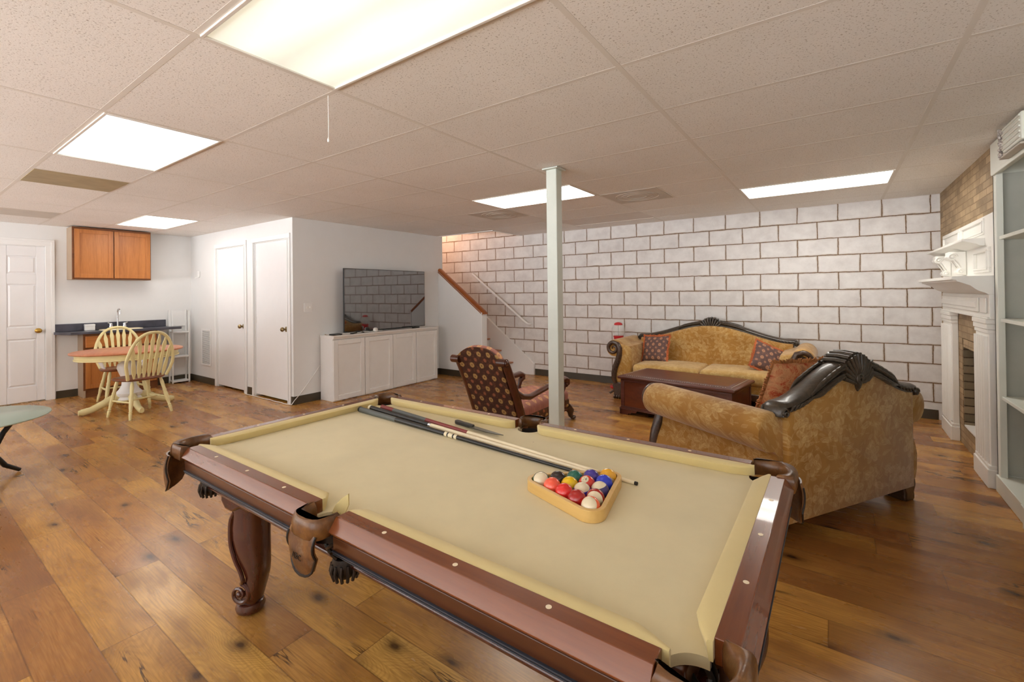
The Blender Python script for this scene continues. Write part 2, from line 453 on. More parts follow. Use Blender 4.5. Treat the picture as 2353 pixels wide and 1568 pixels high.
def mat_emit(name, c, s, soft=None):
    t = NT(name); t.col(rgb(235, 238, 236)).set(.4)
    v = t.coord('Generated')
    # tubes behind a prismatic lens: brighter along two bands
    sp = t.n('ShaderNodeSeparateXYZ'); t.l(v, sp.inputs[0])
    a = t.math('PINGPONG', t.math('MULTIPLY', sp.outputs['Y'], 2.0), .5)      # 0 edge .5 tube
    e = t.math('ADD', t.math('MULTIPLY', a, 1.0), .72)
    if soft:
        ex = t.math('PINGPONG', t.math('MULTIPLY', sp.outputs['X'], 1.0), .5)
        e = t.math('MULTIPLY', e, t.math('ADD', t.math('MULTIPLY', ex, soft), 1 - soft * .25))
    t.b.inputs['Emission Color'].default_value = c
    t.l(t.math('MULTIPLY', e, s), t.b.inputs['Emission Strength'])
    return t.m

def cells(t, vec, scale, seed, rnd=.8):
    """2D Voronoi cells: offset from the cell point and a random colour"""
    mp = t.n('ShaderNodeMapping'); mp.inputs['Location'].default_value = (seed, seed * 1.7, 0); mp.inputs['Scale'].default_value = (scale,) * 3
    t.l(vec, mp.inputs['Vector'])
    vo = t.n('ShaderNodeTexVoronoi', voronoi_dimensions='2D'); t.l(mp.outputs['Vector'], vo.inputs['Vector']); vo.inputs['Scale'].default_value = 1; vo.inputs['Randomness'].default_value = rnd
    d = t.n('ShaderNodeSeparateXYZ'); t.l(t.vmath('SUBTRACT', mp.outputs['Vector'], vo.outputs['Position']).outputs[0], d.inputs[0])
    c = t.n('ShaderNodeSeparateColor'); t.l(vo.outputs['Color'], c.inputs['Color'])
    return d.outputs['X'], d.outputs['Y'], c.outputs['Red'], c.outputs['Green']

def leafnodes(t, vec, scale, length, width, seed, outline=True, dens=.8):
    """scattered pointed leaves, one per cell, each turned its own way"""
    x, y, r, g = cells(t, vec, scale, seed)
    an = t.math('MULTIPLY', r, 25.0); ca, sa = t.math('COSINE', an), t.math('SINE', an)
    al = t.math('ADD', t.math('MULTIPLY', x, ca), t.math('MULTIPLY', y, sa))
    pe = t.math('SUBTRACT', t.math('MULTIPLY', y, ca), t.math('MULTIPLY', x, sa))
    ar = t.math('DIVIDE', al, length)
    q = t.math('DIVIDE', t.math('ABSOLUTE', pe), t.math('MULTIPLY', t.math('MAXIMUM', t.math('SUBTRACT', 1.0, t.math('MULTIPLY', ar, ar)), .02), width))
    gate = t.math('LESS_THAN', g, dens)
    if outline: k = t.ramp(q, [(.0, (.95, .95, .95)), (.12, (.35, .35, .35)), (.55, (.3, .3, .3)), (.8, (1, 1, 1)), (1, (0, 0, 0))])
    else: k = t.ramp(q, [(.0, (.9, .9, .9)), (.6, (.7, .7, .7)), (1, (0, 0, 0))])
    return t.math('MULTIPLY', k, gate)

def flowernodes(t, vec, scale, rad, seed, dens=.55):
    x, y, r, g = cells(t, vec, scale, seed, .7)
    th = t.math('ADD', t.math('ARCTAN2', y, x), t.math('MULTIPLY', r, 6.0))
    ln = t.math('SQRT', t.math('ADD', t.math('MULTIPLY', x, x), t.math('MULTIPLY', y, y)))
    pet = t.math('ADD', t.math('MULTIPLY', t.math('ABSOLUTE', t.math('COSINE', t.math('MULTIPLY', th, 2.5))), rad * .6), rad * .4)
    q = t.math('DIVIDE', ln, pet)
    return t.math('MULTIPLY', t.ramp(q, [(.0, (.2, .2, .2)), (.2, (.9, .9, .9)), (.34, (.3, .3, .3)), (.7, (.55, .55, .55)), (.86, (1, 1, 1)), (1, (0, 0, 0))]), t.math('LESS_THAN', g, dens))

def mat_damask(name, base_d, base_l, pat, mode):
    t = NT(name); v = t.coord()
    sp = t.n('ShaderNodeSeparateXYZ'); t.l(v, sp.inputs[0]); cb = t.n('ShaderNodeCombineXYZ'); X, Y, Z = sp.outputs['X'], sp.outputs['Y'], sp.outputs['Z']
    if mode == 'back': t.l(X, cb.inputs['X']); t.l(Z, cb.inputs['Y'])
    elif mode == 'arm': t.l(t.math('ADD', Y, t.math('MULTIPLY', t.math('ADD', t.math('ABSOLUTE', X), Z), .6)), cb.inputs['X']); t.l(t.math('SUBTRACT', t.math('ABSOLUTE', X), Z), cb.inputs['Y'])
    else: t.l(X, cb.inputs['X']); t.l(t.math('ADD', Y, Z), cb.inputs['Y'])
    p = cb.outputs[0]
    wv = t.vmath('ADD', p, t.vmath('MULTIPLY', t.noise(p, 14, 3).outputs['Color'], (.025, .025, 0)).outputs[0]).outputs[0]
    n = t.noise(v, 3.5, 4, .6); nf = t.noise(v, 420, 2); nw = t.noise(p, 30, 4, .7)
    c = t.ramp(n.outputs['Fac'], [(.3, base_d), (.7, base_l)])
    wear = t.ramp(nw.outputs['Fac'], [(.35, (.45, .45, .45)), (.65, (1, 1, 1))])
    for sc_, ln, wd, sd, k in ((15, .47, .16, 3.1, .5), (11, .46, .15, 8.3, .52), (8, .45, .16, 5.7, .5), (20, .47, .09, 1.9, .4)):
        c = t.mix(t.math('MULTIPLY', t.math('MULTIPLY', leafnodes(t, wv, sc_, ln, wd, sd, sc_ < 18, .75), k), wear), c, pat)
    for sc_, rd, sd in ((6, .46, 2.2), (4.6, .34, 7.7)):
        c = t.mix(t.math('MULTIPLY', t.math('MULTIPLY', flowernodes(t, wv, sc_, rd, sd), .5), wear), c, pat)
    t.col(c).set(.75, 0, .25)
    t.b.inputs['Sheen Weight'].default_value = .3; t.b.inputs['Sheen Roughness'].default_value = .5
    t.bump(nf.outputs['Fac'], .15, .002); return t.m
for md in ('back', 'arm', 'seat'):
    M['damask_' + md] = mat_damask('gold_damask_' + md, rgb(158, 112, 48), rgb(184, 138, 68), rgb(222, 192, 134), md)
M['damaskl'] = mat_damask('pale_gold_damask', rgb(176, 138, 76), rgb(200, 164, 100), rgb(224, 198, 142), 'seat')

def mat_medallion(name, base, gold, rust, axes, sc=11.0):
    t = NT(name); tc = t.n('ShaderNodeTexCoord'); sp = t.n('ShaderNodeSeparateXYZ'); t.l(tc.outputs['Object'], sp.inputs[0])
    cb = t.n('ShaderNodeCombineXYZ'); t.l(sp.outputs[axes[0]], cb.inputs['X']); t.l(sp.outputs[axes[1]], cb.inputs['Y'])
    mp = t.n('ShaderNodeMapping'); mp.inputs['Rotation'].default_value = (0, 0, PI / 4); mp.inputs['Scale'].default_value = (sc, sc, sc)
    t.l(cb.outputs[0], mp.inputs['Vector'])
    wob = t.noise(cb.outputs[0], 60, 2)
    v = t.vmath('ADD', mp.outputs['Vector'], t.vmath('MULTIPLY', t.vmath('SUBTRACT', wob.outputs['Color'], (.5, .5, .5)).outputs[0], (.18, .18, 0)).outputs[0]).outputs[0]
    fr = t.vmath('FRACTION', v).outputs[0]
    d = t.vmath('LENGTH', t.vmath('MULTIPLY', t.vmath('SUBTRACT', fr, (.5, .5, 0)).outputs[0], (1, 1, 0)).outputs[0]).outputs['Value']
    ck = t.n('ShaderNodeTexChecker'); t.l(v, ck.inputs['Vector']); ck.inputs['Scale'].default_value = 1
    sep = ck.outputs['Fac']
    big = t.ramp(d, [(.07, (.25, .25, .25)), (.12, (1, 1, 1)), (.28, (.9, .9, .9)), (.35, (0, 0, 0))])
    sm = t.ramp(d, [(.0, (1, 1, 1)), (.18, (.8, .8, .8)), (.26, (0, 0, 0))])
    n = t.noise(cb.outputs[0], 26, 4, .7)
    c = t.mix(t.ramp(n.outputs['Fac'], [(.5, (0, 0, 0)), (.72, (.4, .4, .4))]), base, rust)
    c = t.mix(t.math('MULTIPLY', big, sep), c, gold)
    c = t.mix(t.math('MULTIPLY', sm, t.math('SUBTRACT', 1.0, sep)), c, rust)
    t.col(c).set(.8, 0, .2); t.bump(t.noise(cb.outputs[0], 400, 2).outputs['Fac'], .2, .002); return t.m
M['chairback'] = mat_medallion('brown_medallion_back', rgb(70, 46, 36), rgb(168, 134, 84), rgb(146, 90, 66), 'XZ', 12.5)
M['chairseat'] = mat_medallion('rose_medallion_seat', rgb(160, 108, 96), rgb(206, 156, 112), rgb(206, 142, 116), 'XY', 12.5)
M['chairband'] = mat_medallion('brown_medallion_band', rgb(84, 58, 38), rgb(186, 142, 84), rgb(166, 98, 68), 'YZ', 13)
M['pillowdot'] = mat_medallion('grey_brown_dotted_pillow', rgb(106, 84, 80), rgb(186, 138, 110), rgb(172, 126, 104), 'XY', 16)

def mat_redfloral():
    t = NT('red_floral_pillow'); v = t.coord()
    n = t.noise(v, 9, 4, .6, 1.5); n2 = t.noise(v, 22, 4, .6, 2.2)
    c = t.ramp(n.outputs['Fac'], [(.32, rgb(168, 116, 84)), (.46, rgb(206, 150, 108)), (.55, rgb(192, 120, 84)), (.62, rgb(176, 60, 42)), (.72, rgb(206, 150, 104))])
    c = t.mix(t.ramp(n2.outputs['Fac'], [(.50, (0, 0, 0)), (.535, (.75, .75, .75)), (.57, (0, 0, 0))]), c, rgb(214, 176, 122))
    t.col(c).set(.8, 0, .2); return t.m
M['redfloral'] = mat_redfloral()
M['fringe'] = plain('rust_fringe', rgb(190, 104, 60), .8, var=.3)
M['fringer'] = plain('gold_red_fringe', rgb(176, 120, 72), .8, var=.3)

def mat_glass(name, tint, rough=.02, alpha=.25):
    t = NT(name); t.b.inputs['Base Color'].default_value = tint; t.set(rough, 0, .5)
    t.b.inputs['Transmission Weight'].default_value = 1; t.b.inputs['IOR'].default_value = 1.08
    return t.m
M['glass'] = plain('clear_glass', rgb(236, 240, 238), .03)
M['glass'].node_tree.nodes['Principled BSDF'].inputs['Alpha'].default_value = .16
M['gglass'] = mat_glass('green_glass', rgb(190, 204, 190), .12)
M['gglass'].node_tree.nodes['Principled BSDF'].inputs['Transmission Weight'].default_value = .25

def mat_ball(name, c, stripe=False):
    t = NT(name); t.set(.12, 0, .5, .4)
    if stripe:
        tc = t.n('ShaderNodeTexCoord'); sp = t.n('ShaderNodeSeparateXYZ'); t.l(tc.outputs['Object'], sp.inputs[0])
        a = t.math('ABSOLUTE', sp.outputs['Z'])
        t.col(t.mix(t.math('GREATER_THAN', a, .0158), c, rgb(228, 214, 182)))
    else:
        v = t.coord(); n = t.noise(v, 60, 3)
        t.col(t.ramp(n.outputs['Fac'], [(.3, tuple(x * .94 for x in c[:3]) + (1,)), (.7, c)]))
    return t.m
# ------------------------------------------------------------------ setting
CH = 2.413          # ceiling height
TU, TV = 1.2192, .6096
XK, YD, XT, YB, XR = -5.68, 2.42, -2.47, 5.881, 4.14
YS = 5.16           # stair side
def struct(name, mb, mat, label, cat, bevel=0, smooth=30, parent=None):
    o = mb.build(name, mat, parent, smooth, bevel)
    if parent is None: tag(o, label, cat, kind='structure')
    return o

m = MB(); m.box(-5.9, 4.6, -3.7, 6.0, -.06, 0)
struct('floor', m, M['floor'], 'knotty brown wood plank floor across the whole basement room', 'floor')

m = MB(); m.box(-6.6, XR + .6, YB, YB + .2, -.06, 3.75)
struct('wall_back', m, M['block'], 'white painted concrete block wall with brown mortar joints behind the sofa', 'wall')
# kitchen wall with a door opening
DY0, DY1, DZ = -.135, .675, 2.125
m = MB(); m.box(XK - .15, XK, -3.6, DY0, 0, CH + .2); m.box(XK - .15, XK, DY1, YD + .1, 0, CH + .2); m.box(XK - .15, XK, DY0, DY1, DZ, CH + .2)
struct('wall_left', m, M['wall'], 'white wall behind the sink counter and the six panel door', 'wall')
# partition wall with two door openings
D1 = (-4.68, -3.76, 2.15); D2 = (-3.475, -2.58, 2.155)
m = MB(); m.box(XK, D1[0], YD, YD + .12, 0, CH + .2); m.box(D1[1], D2[0], YD, YD + .12, 0, CH + .2); m.box(D2[1], XT, YD, YD + .12, 0, CH + .2)
m.box(D1[0], D1[1], YD, YD + .12, D1[2], CH + .2); m.box(D2[0], D2[1], YD, YD + .12, D2[2], CH + .2)
struct('wall_partition', m, M['wall'], 'short white wall holding the two flat white doors', 'wall')
m = MB(); m.box(XT - .1, XT, YD + .12, YS, 0, CH + .2)
struct('wall_television', m, M['wall'], 'white wall behind the large flat television', 'wall')
# stairwell side: full height left of the television wall, and above the ceiling
m = MB(); m.box(-6.6, XT - .1, YS - .1, YS, 0, 3.75); m.box(XT - .1, -1.16, YS - .1, YS, CH + .02, 3.75)
m.box(-1.26, -1.16, YS, YB, CH + .02, 3.75); m.box(-6.6, -6.5, YS, YB, 0, 3.75)
struct('wall_stairwell', m, M['wall'], 'white upper side of the stairwell above the dropped ceiling', 'wall')
m = MB(); m.box(-6.6, -1.16, YS - .1, YB, 3.75, 3.85)
struct('ceiling_stairwell', m, M['wall'], 'ceiling over the top of the stairs', 'ceiling')
# right wall: brick, pierced by the firebox
FY0, FY1, FZ0, FZ1 = 4.32, 4.94, .17, .96
m = MB(); m.box(XR, XR + .12, 3.802, FY0, 0, CH + .2); m.box(XR, XR + .12, FY1, YB, 0, CH + .2)
m.box(XR, XR + .12, FY0, FY1, 0, FZ0); m.box(XR, XR + .12, FY0, FY1, FZ1, CH + .2)
struct('wall_right', m, M['brick'], 'tan brick chimney wall to the right above the mantel', 'wall')
m = MB(); m.box(4.44, 4.56, -3.6, 3.70, 0, CH + .2); m.box(4.44, 4.56, 3.69, 3.9, 0, CH + .2)
struct('wall_bookcase', m, M['wall'], 'plain wall behind the built-in bookcase', 'wall')
# near side of the room: unseen wide openings added to let in fill light
m = MB(); m.box(XK, 4.5, -3.7, -3.55, 0, .85); m.box(XK, 4.5, -3.7, -3.55, 2.3, CH + .2)
for x0, x1 in ((XK, XK + .3), (-2.4, -2.1), (1.0, 1.3), (4.2, 4.5)): m.box(x0, x1, -3.7, -3.55, .85, 2.3)
struct('wall_front', m, M['wall'], 'white wall out of view with wide openings added to let in fill light', 'wall')

# dropped ceiling: half-tile cells, fixtures and the stair opening left out
holes = set()      # (half-u index, v index)
for (u, v) in ((1, 0), (-1, 0), (-4, 2), (0, 5), (2, 7)):
    holes |= {(2 * u, v), (2 * u + 1, v)}
vents = {(2, 6): 'grey', (-1, 6): 'grey', (-4, 0): 'brown', (-8, 0): 'brown2'}
holes |= set(vents); holes |= {(0, 8), (1, 8)}
H = TU / 2
m = MB()
for i in range(-10, 8):
    for j in range(-6, 10):
        if (i, j) in holes: continue
        x0, x1, y0, y1 = i * H, (i + 1) * H, j * TV, (j + 1) * TV
        x0, x1 = max(x0, XK), min(x1, 4.5); y0, y1 = max(y0, -3.6), min(y1, YB)
        if x0 >= x1 or y0 >= y1: continue
        if x1 > -1.26 and x0 < -1.26 and y1 > YS:        # tile cut by the stair opening
            m.box(-1.26, x1, max(y0, YS), y1, CH + .003, CH + .02)
            y1 = YS
            if y0 >= y1: continue
        elif x1 <= -1.26 and y1 > YS - .1:
            y1 = YS - .1
            if y0 >= y1: continue
        m.box(x0, x1, y0, y1, CH + .003, CH + .02)
struct('ceiling', m, M['ceiling'], 'dropped ceiling of speckled off-white tiles in a metal grid', 'ceiling', smooth=0)
m = MB(); w = .012
def bar(x0, x1, y0, y1, d=0): m.box(x0, x1, y0, y1, CH + .0022 + d, CH + .006 + d)
for k in range(-4, 4):
    x = k * TU; y1 = YS - .1 if x < -1.26 else YB
    bar(x - w, x + w, -3.55, y1)
for j in range(-5, 10):
    y = j * TV
    bar(-1.24 if y > YS - .1 else XK, 4.45, y - w, y + w, .0003)
for (i, j) in vents:
    x = (i + 1) * H if i in (2, -4, -8) else i * H
    bar(x - w, x + w, j * TV + w, (j + 1) * TV - w, .0001)
struct('trim_1', m, M['ceilbar'], 'painted metal tee grid carrying the ceiling tiles', 'ceiling grid', smooth=0)
m = MB(); m.box(-1.27, -1.245, YS - .1, YB, CH - .006, CH + .06); m.box(XT, -1.245, YS - .115, YS - .09, CH - .006, CH + .06)
struct('trim_2', m, M['trim'], 'white edge strip round the stair opening in the ceiling', 'trim')

# baseboards (dark vinyl cove base)
def base(name, segs, lab):
    m = MB()
    for s in segs: m.box(*s)
    struct(name, m, M['vinyl'], lab, 'baseboard', bevel=.003)
bh = .105
base('baseboard_back', [(-1.0, XR - .04, YB - .008, YB, 0, bh)], 'dark vinyl baseboard along the block wall')
base('baseboard_left', [(XK, XK + .008, .775, YD, 0, bh)], 'dark vinyl baseboard under the sink counter')
base('baseboard_partition', [(XK, D1[0] - .06, YD - .008, YD, 0, bh), (D1[1] + .065, D2[0] - .065, YD - .008, YD, 0, bh), (D2[1] + .06, XT + .008, YD - .008, YD, 0, bh)], 'dark vinyl baseboard broken by the two flat doors')
base('baseboard_television', [(XT, XT + .008, YD - .008, 5.06, 0, bh)], 'dark vinyl baseboard at the corner beside the white cabinets')
base('baseboard_stairs', [(XT, -1.50, 5.042, 5.05, 0, bh)], 'dark vinyl baseboard below the stair half wall')

# ---- doors
def flat_door(name, d, label, hinge_left=True):
    x0, x1, zt = d
    t = thing(name, label, 'door', ((x0 + x1) / 2, YD, 0), kind='structure'); hw = (x1 - x0) / 2
    m = MB(); m.box(-hw + .012, hw - .012, .012, .05, .03, zt - .012); m.build('door_leaf', M['doorw'], t, bevel=.002)
    m = MB()
    for s in (-1, 1): m.box(s * hw - (.062 if s < 0 else -.0), s * hw + (.062 if s > 0 else 0), -.018, 0, 0, zt)
    m.box(-hw - .062, hw + .062, -.018, 0, zt, zt + .065)
    for s in (-1, 1): m.box(s * hw - (.02 if s < 0 else 0), s * hw + (.02 if s > 0 else 0), -.026, -.018, 0, zt - .002)
    for s in (-1, 1): m.box(min(s * hw, s * (hw - .012)), max(s * hw, s * (hw - .012)), 0, .11, 0, zt)
    m.box(-hw, hw, 0, .11, zt - .012, zt)
    m.build('door_frame', M['trim'], t, bevel=.004)
    k = MB(); kx = hw - .075
    Mk = Matrix.Translation((kx, .012, .965)) @ Matrix.Rotation(PI / 2, 4, 'X')
    k.lathe([(.0, 0), (.034, 0), (.034, .006), (.016, .012), (.012, .03), (.02, .036), (.03, .048), (.03, .062), (.02, .074), (0, .078)], 20, Mk)
    k.build('door_knob', M['knobm'], t)
    for z in (.28, 1.07, 1.86):
        h = MB(); h.tube([(-hw + .006, .004, z - .045), (-hw + .006, .004, z + .045)], .007, 8); h.box(-hw, -hw + .03, .008, .013, z - .045, z + .045)
        h.build('hinge', M['trim'], t)
    # gap under the leaf
    return t
flat_door('door_1', D1, 'flat white door with a brass knob nearest the sink corner')
flat_door('door_2', D2, 'flat white door with a brass knob nearest the television wall')
# dark backs behind the doors, with unseen panels added to block light leaks
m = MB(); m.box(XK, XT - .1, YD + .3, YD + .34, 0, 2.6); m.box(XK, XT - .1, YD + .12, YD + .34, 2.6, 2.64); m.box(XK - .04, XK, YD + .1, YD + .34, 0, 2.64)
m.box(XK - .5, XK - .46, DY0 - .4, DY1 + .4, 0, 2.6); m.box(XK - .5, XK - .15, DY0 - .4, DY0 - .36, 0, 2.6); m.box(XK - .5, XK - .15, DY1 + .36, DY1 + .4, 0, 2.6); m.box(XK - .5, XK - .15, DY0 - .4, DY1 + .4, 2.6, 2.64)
struct('wall_leak_stop', m, M['vinyl'], 'unseen dark backing behind the doors, added to block light leaks', 'wall')

t = thing('door_3', 'white six panel door with a round brass knob beside the sink counter', 'door', (XK, (DY0 + DY1) / 2, 0), kind='structure')
hw = (DY1 - DY0) / 2
leaf = MB(); leaf.box(-.05, -.022, -hw + .004, hw - .004, .012, DZ - .01)
pan = []
for s in (-1, 1):
    for (z0, z1) in ((.22, .86), (1.02, 1.60), (1.74, 1.98)):
        a, b = (s * .045, s * .32) if s > 0 else (s * .32, s * .045)
        pan.append((a, b, z0, z1))
# stiles and rails in front, recessed raised panels
ys = [-hw + .004, -.32, -.045, .045, .32, hw - .004]
for a, b in ((ys[0], ys[1]), (ys[2], ys[3]), (ys[4], ys[5])): leaf.box(-.022, -.010, a, b, .012, DZ - .01)
for z0, z1 in ((.012, .22), (.86, 1.02), (1.60, 1.74), (1.98, DZ - .01)):
    leaf.box(-.022, -.010, ys[1], ys[2], z0, z1); leaf.box(-.022, -.010, ys[3], ys[4], z0, z1)
leaf.build('door_leaf', M['doorw'], t, bevel=.004)
for a, b, z0, z1 in pan:
    p = MB(); g = .03
    p.loft([[(-.022, a + .012, z0 + .012), (-.022, b - .012, z0 + .012), (-.022, b - .012, z1 - .012), (-.022, a + .012, z1 - .012)],
            [(-.012, a + g, z0 + g), (-.012, b - g, z0 + g), (-.012, b - g, z1 - g), (-.012, a + g, z1 - g)]])
    p.build('door_panel', M['doorw'], t, 20)
f = MB(); f.box(0, .018, hw, hw + .09, 0, DZ); f.box(0, .018, -hw - .09, -hw, 0, DZ); f.box(0, .018, -hw - .09, hw + .09, DZ, DZ + .09)
f.box(.018, .026, hw + .055, hw + .09, 0, DZ + .06); f.box(.018, .026, -hw - .09, hw + .09, DZ + .06, DZ + .09)
f.box(-.12, 0, hw - .004, hw, 0, DZ); f.box(-.12, 0, -hw, -hw + .004, 0, DZ); f.box(-.12, 0, -hw, hw, DZ - .01, DZ)
f.build('door_frame', M['trim'], t, bevel=.004)
k = MB(); Mk = Matrix.Translation((-.010, hw - .07, .965)) @ Matrix.Rotation(PI / 2, 4, 'Y')
k.lathe([(0, 0), (.034, 0), (.034, .006), (.016, .012), (.012, .03), (.02, .036), (.031, .048), (.031, .062), (.02, .074), (0, .078)], 20, Mk)
k.build('door_knob', M['brass'], t)

# ---- ceiling lights
def light(u, v, label, mat):
    t = thing('ceiling_light', label, 'ceiling light', ((u + .5) * TU, (v + .5) * TV, CH), group='fluorescent ceiling panels')
    a, b = TU / 2 - .012, TV / 2 - .012
    m = MB(); m.box(-a + .012, a - .012, -b + .012, b - .012, .004, .008); m.build('diffuser', mat, t, 0)
    f = MB()
    f.box(-a, a, -b, -b + .014, -.004, .02); f.box(-a, a, b - .014, b, -.004, .02)
    f.box(-a, -a + .014, -b + .014, b - .014, -.004, .02); f.box(a - .014, a, -b + .014, b - .014, -.004, .02)
    f.build('light_frame', M['ceilbar'], t, bevel=.002)
    h = MB(); h.box(-a, a, -b, b, .02, .1); h.build('housing', M['trim'], t, 0)
    return t
light(1, 0, 'large prismatic light panel nearest the camera above the pool table', mat_emit('light_near', rgb(246, 247, 226), .62, .7))
light(-1, 0, 'bluish white light panel left of the nearest one, before the dining table', mat_emit('light_left', rgb(228, 248, 255), 1.25, .8))
light(-4, 2, 'white light panel just in front of the oak wall cabinet', mat_emit('light_sink', rgb(255, 252, 246), 6.5))
light(0, 5, 'white light panel behind the top of the support post', mat_emit('light_post', rgb(255, 251, 242), 9.5))
light(2, 7, 'long white light panel in front of the block wall at right', mat_emit('light_right', rgb(255, 251, 243), 9.5))

# ---- ceiling vents
def vent(i, j, w2, label, mat, grp, grooves=True):
    x0, x1 = i * H, i * H + w2; y0, y1 = j * TV, (j + 1) * TV
    t = thing('ceiling_vent', label, 'ceiling vent', ((x0 + x1) / 2, (y0 + y1) / 2, CH), group=grp)
    a, b = (x1 - x0) / 2 - .013, (y1 - y0) / 2 - .013
    p = MB(); p.box(-a, a, -b, b, .0, .012); p.build('perforated_panel', mat, t, 0)
    if grooves:
        r = MB()
        for q in (.22, .16, .10): r.tube([(q * math.cos(2 * PI * k / 36), q * math.sin(2 * PI * k / 36), .0) for k in range(36)], .003, 6, closed=True)
        r.build('diffuser_ring', mat, t)
    return t
vent(2, 6, H, 'square grey ceiling vent right of the support post', M['vent'], 'square grey ceiling vents')
vent(-1, 6, H, 'square grey ceiling vent left of the support post, behind a light', M['vent'], 'square grey ceiling vents')
vent(-4, 0, H, 'brown stained square ceiling panel beside the bluish light', M['ventb'], 'stained ceiling panels', False)
vent(-8, 0, H, 'dull grey square ceiling panel near the six panel door', M['vent'], 'stained ceiling panels', False)
t = thing('ceiling_panel', 'darker grey full ceiling tile close to the block wall', 'ceiling panel', (.5 * TU, 8.5 * TV, CH))
p = MB(); p.box(-TU / 2 + .012, TU / 2 - .012, -TV / 2 + .012, TV / 2 - .012, .006, .016); p.build('panel', M['darktile'], t, 0)

# ---- stairs along the block wall
st = thing('staircase', 'white staircase with wood treads climbing left along the block wall', 'stairs', (-1.45, YS, 0), kind='structure')
R, G = .195, .256
for k in range(13):
    xr = -G * k
    m = MB(); m.box(xr - .02, xr, .002, YB - YS - .045, R * k, R * (k + 1) - .025)
    m.build('riser', M['trim'], st, 0)
    m = MB(); m.box(xr - G - .02, xr + .025, .002, YB - YS - .045, R * (k + 1) - .025, R * (k + 1)); m.build('tread', M['tread'], st, bevel=.006)
sk = MB(); L = 13 * G
sk.prism([(.45, 0), (.45, .19), (-L, .19 + (L + .45) * R / G), (-L, (L) * R / G - .1), (-.1, 0)], YB - YS - .045, YB - YS - .001, 'y')
sk.build('skirt_board', M['trim'], st, 0, bevel=.005)

hwall = MB()
def railz(x): return 1.09 + (-1.50 - x) * .735
hwall.prism([(XT - .1, 0), (-1.50, 0), (-1.50, railz(-1.50)), (-2.62, railz(-2.62)), (-2.62, 1.2), (XT - .1, 1.2)], 5.05, YS, 'y')
struct('wall_stairs', hwall, M['wall'], 'sloping white half wall beside the stairs', 'wall')
m = MB(); m.box(-1.50, -1.482, 5.04, YS + .012, 0, railz(-1.5) + .005)
struct('trim_3', m, M['trim'], 'white end board of the stair half wall', 'trim', bevel=.003)
t = thing('handrail', 'stained brown wood handrail cap on top of the stair half wall', 'handrail', (-1.50, 5.105, railz(-1.5)))
m = MB(); prof = [(-.055, .0), (-.06, .018), (-.045, .04), (-.02, .05), (.02, .05), (.045, .04), (.06, .018), (.055, 0)]
rings = []
for d in (.03, .05, .0, -.3, -.7, -1.12):
    kx = 1.0 if d < .04 else .8
    rings.append([(d, y * kx, (z if d < .04 else .012 + z * .6) - .735 * d) for y, z in prof])
rings = [rings[1], rings[0]] + rings[2:]
m.loft(rings); m.build('rail_cap', M['handrail'], t, 40)
m = MB(); m.loft([[(d, y, z - .735 * d) for y, z in ((-.05, -.022), (-.062, -.022), (-.062, -.004), (-.05, -.004))] for d in (.02, -1.12)])
m.build('rail_moulding', M['handrail'], t, 0)

t = thing('wall_handrail', 'white painted handrail fixed to the block wall over the stairs', 'handrail', (-1.096, YB, .87))
pts = [(-1.26 - .9, -.075, .91 + .66), (-1.23, -.075, .903), (-.02, -.075, .012), (.0, -.06, -.0), (.012, -.02, 0), (.012, 0.0, .0)]
m = MB(); m.tube(pts[1:], .021, 10); m.build('rail', M['trim'], t, 50)
for x in (-.9, -.25):
    m = MB(); m.tube([(x, 0, -.735 * x - .05), (x, -.05, -.735 * x - .045), (x, -.075, -.735 * x - .01)], .008, 8); m.build('bracket', M['trim'], t)

# ---- support post
t = thing('support_post', 'square white wooden support post behind the pool table', 'post', (1.362, 2.495, 0))
m = MB(); m.box(-.048, .048, -.045, .045, 0, CH - .012); m.build('shaft', M['post'], t, bevel=.005)
m = MB(); m.box(-.07, .07, -.07, .07, CH - .012, CH - .002); m.build('top_plate', M['post'], t)
# ------------------------------------------------------------------ pool table
PX, PY = 2.01, .575
pt = thing('pool_table', 'brown wooden pool table with worn khaki cloth and leather pockets in the foreground', 'pool table', (PX, PY, 0))
HL, HW = 1.09, .575
ZC, ZR = .752, .79
# slate bed with pocket bites
PCX, PCY, PR = 1.0, .487, .062
pc = [(PCX, PCY), (-PCX, PCY), (-PCX, -PCY), (PCX, -PCY)]
BX, BY = 1.02, .505
out = []
for (sx, sy) in ((1, -1), (1, 1), (-1, 1), (-1, -1)):
    cx, cy = sx * (PCX + .012), sy * (PCY + .012)
    a0 = {(1, -1): 180, (1, 1): 270, (-1, 1): 0, (-1, -1): 90}[(sx, sy)]
    # bite curving into the bed, from the end edge to the side edge
    seq = arc(cx, cy, PR, a0 + 95, a0 - 185 + 180, 0) if False else None
    A = arc(cx, cy, PR, {(1, -1): 185, (1, 1): 275, (-1, 1): 5, (-1, -1): 95}[(sx, sy)], {(1, -1): 85, (1, 1): 175, (-1, 1): -95, (-1, -1): -5}[(sx, sy)], 10)
    out += A
    if (sx, sy) == (1, 1): out += arc(0, HW - .045, .055, 20, -200, 14)
    if (sx, sy) == (-1, -1): out += arc(0, -(HW - .045), .055, 200, -20, 14)
m = MB(); m.prism(out, ZC - .022, ZC, 'z')
m.build('playing_surface', M['cloth'], pt, 20)

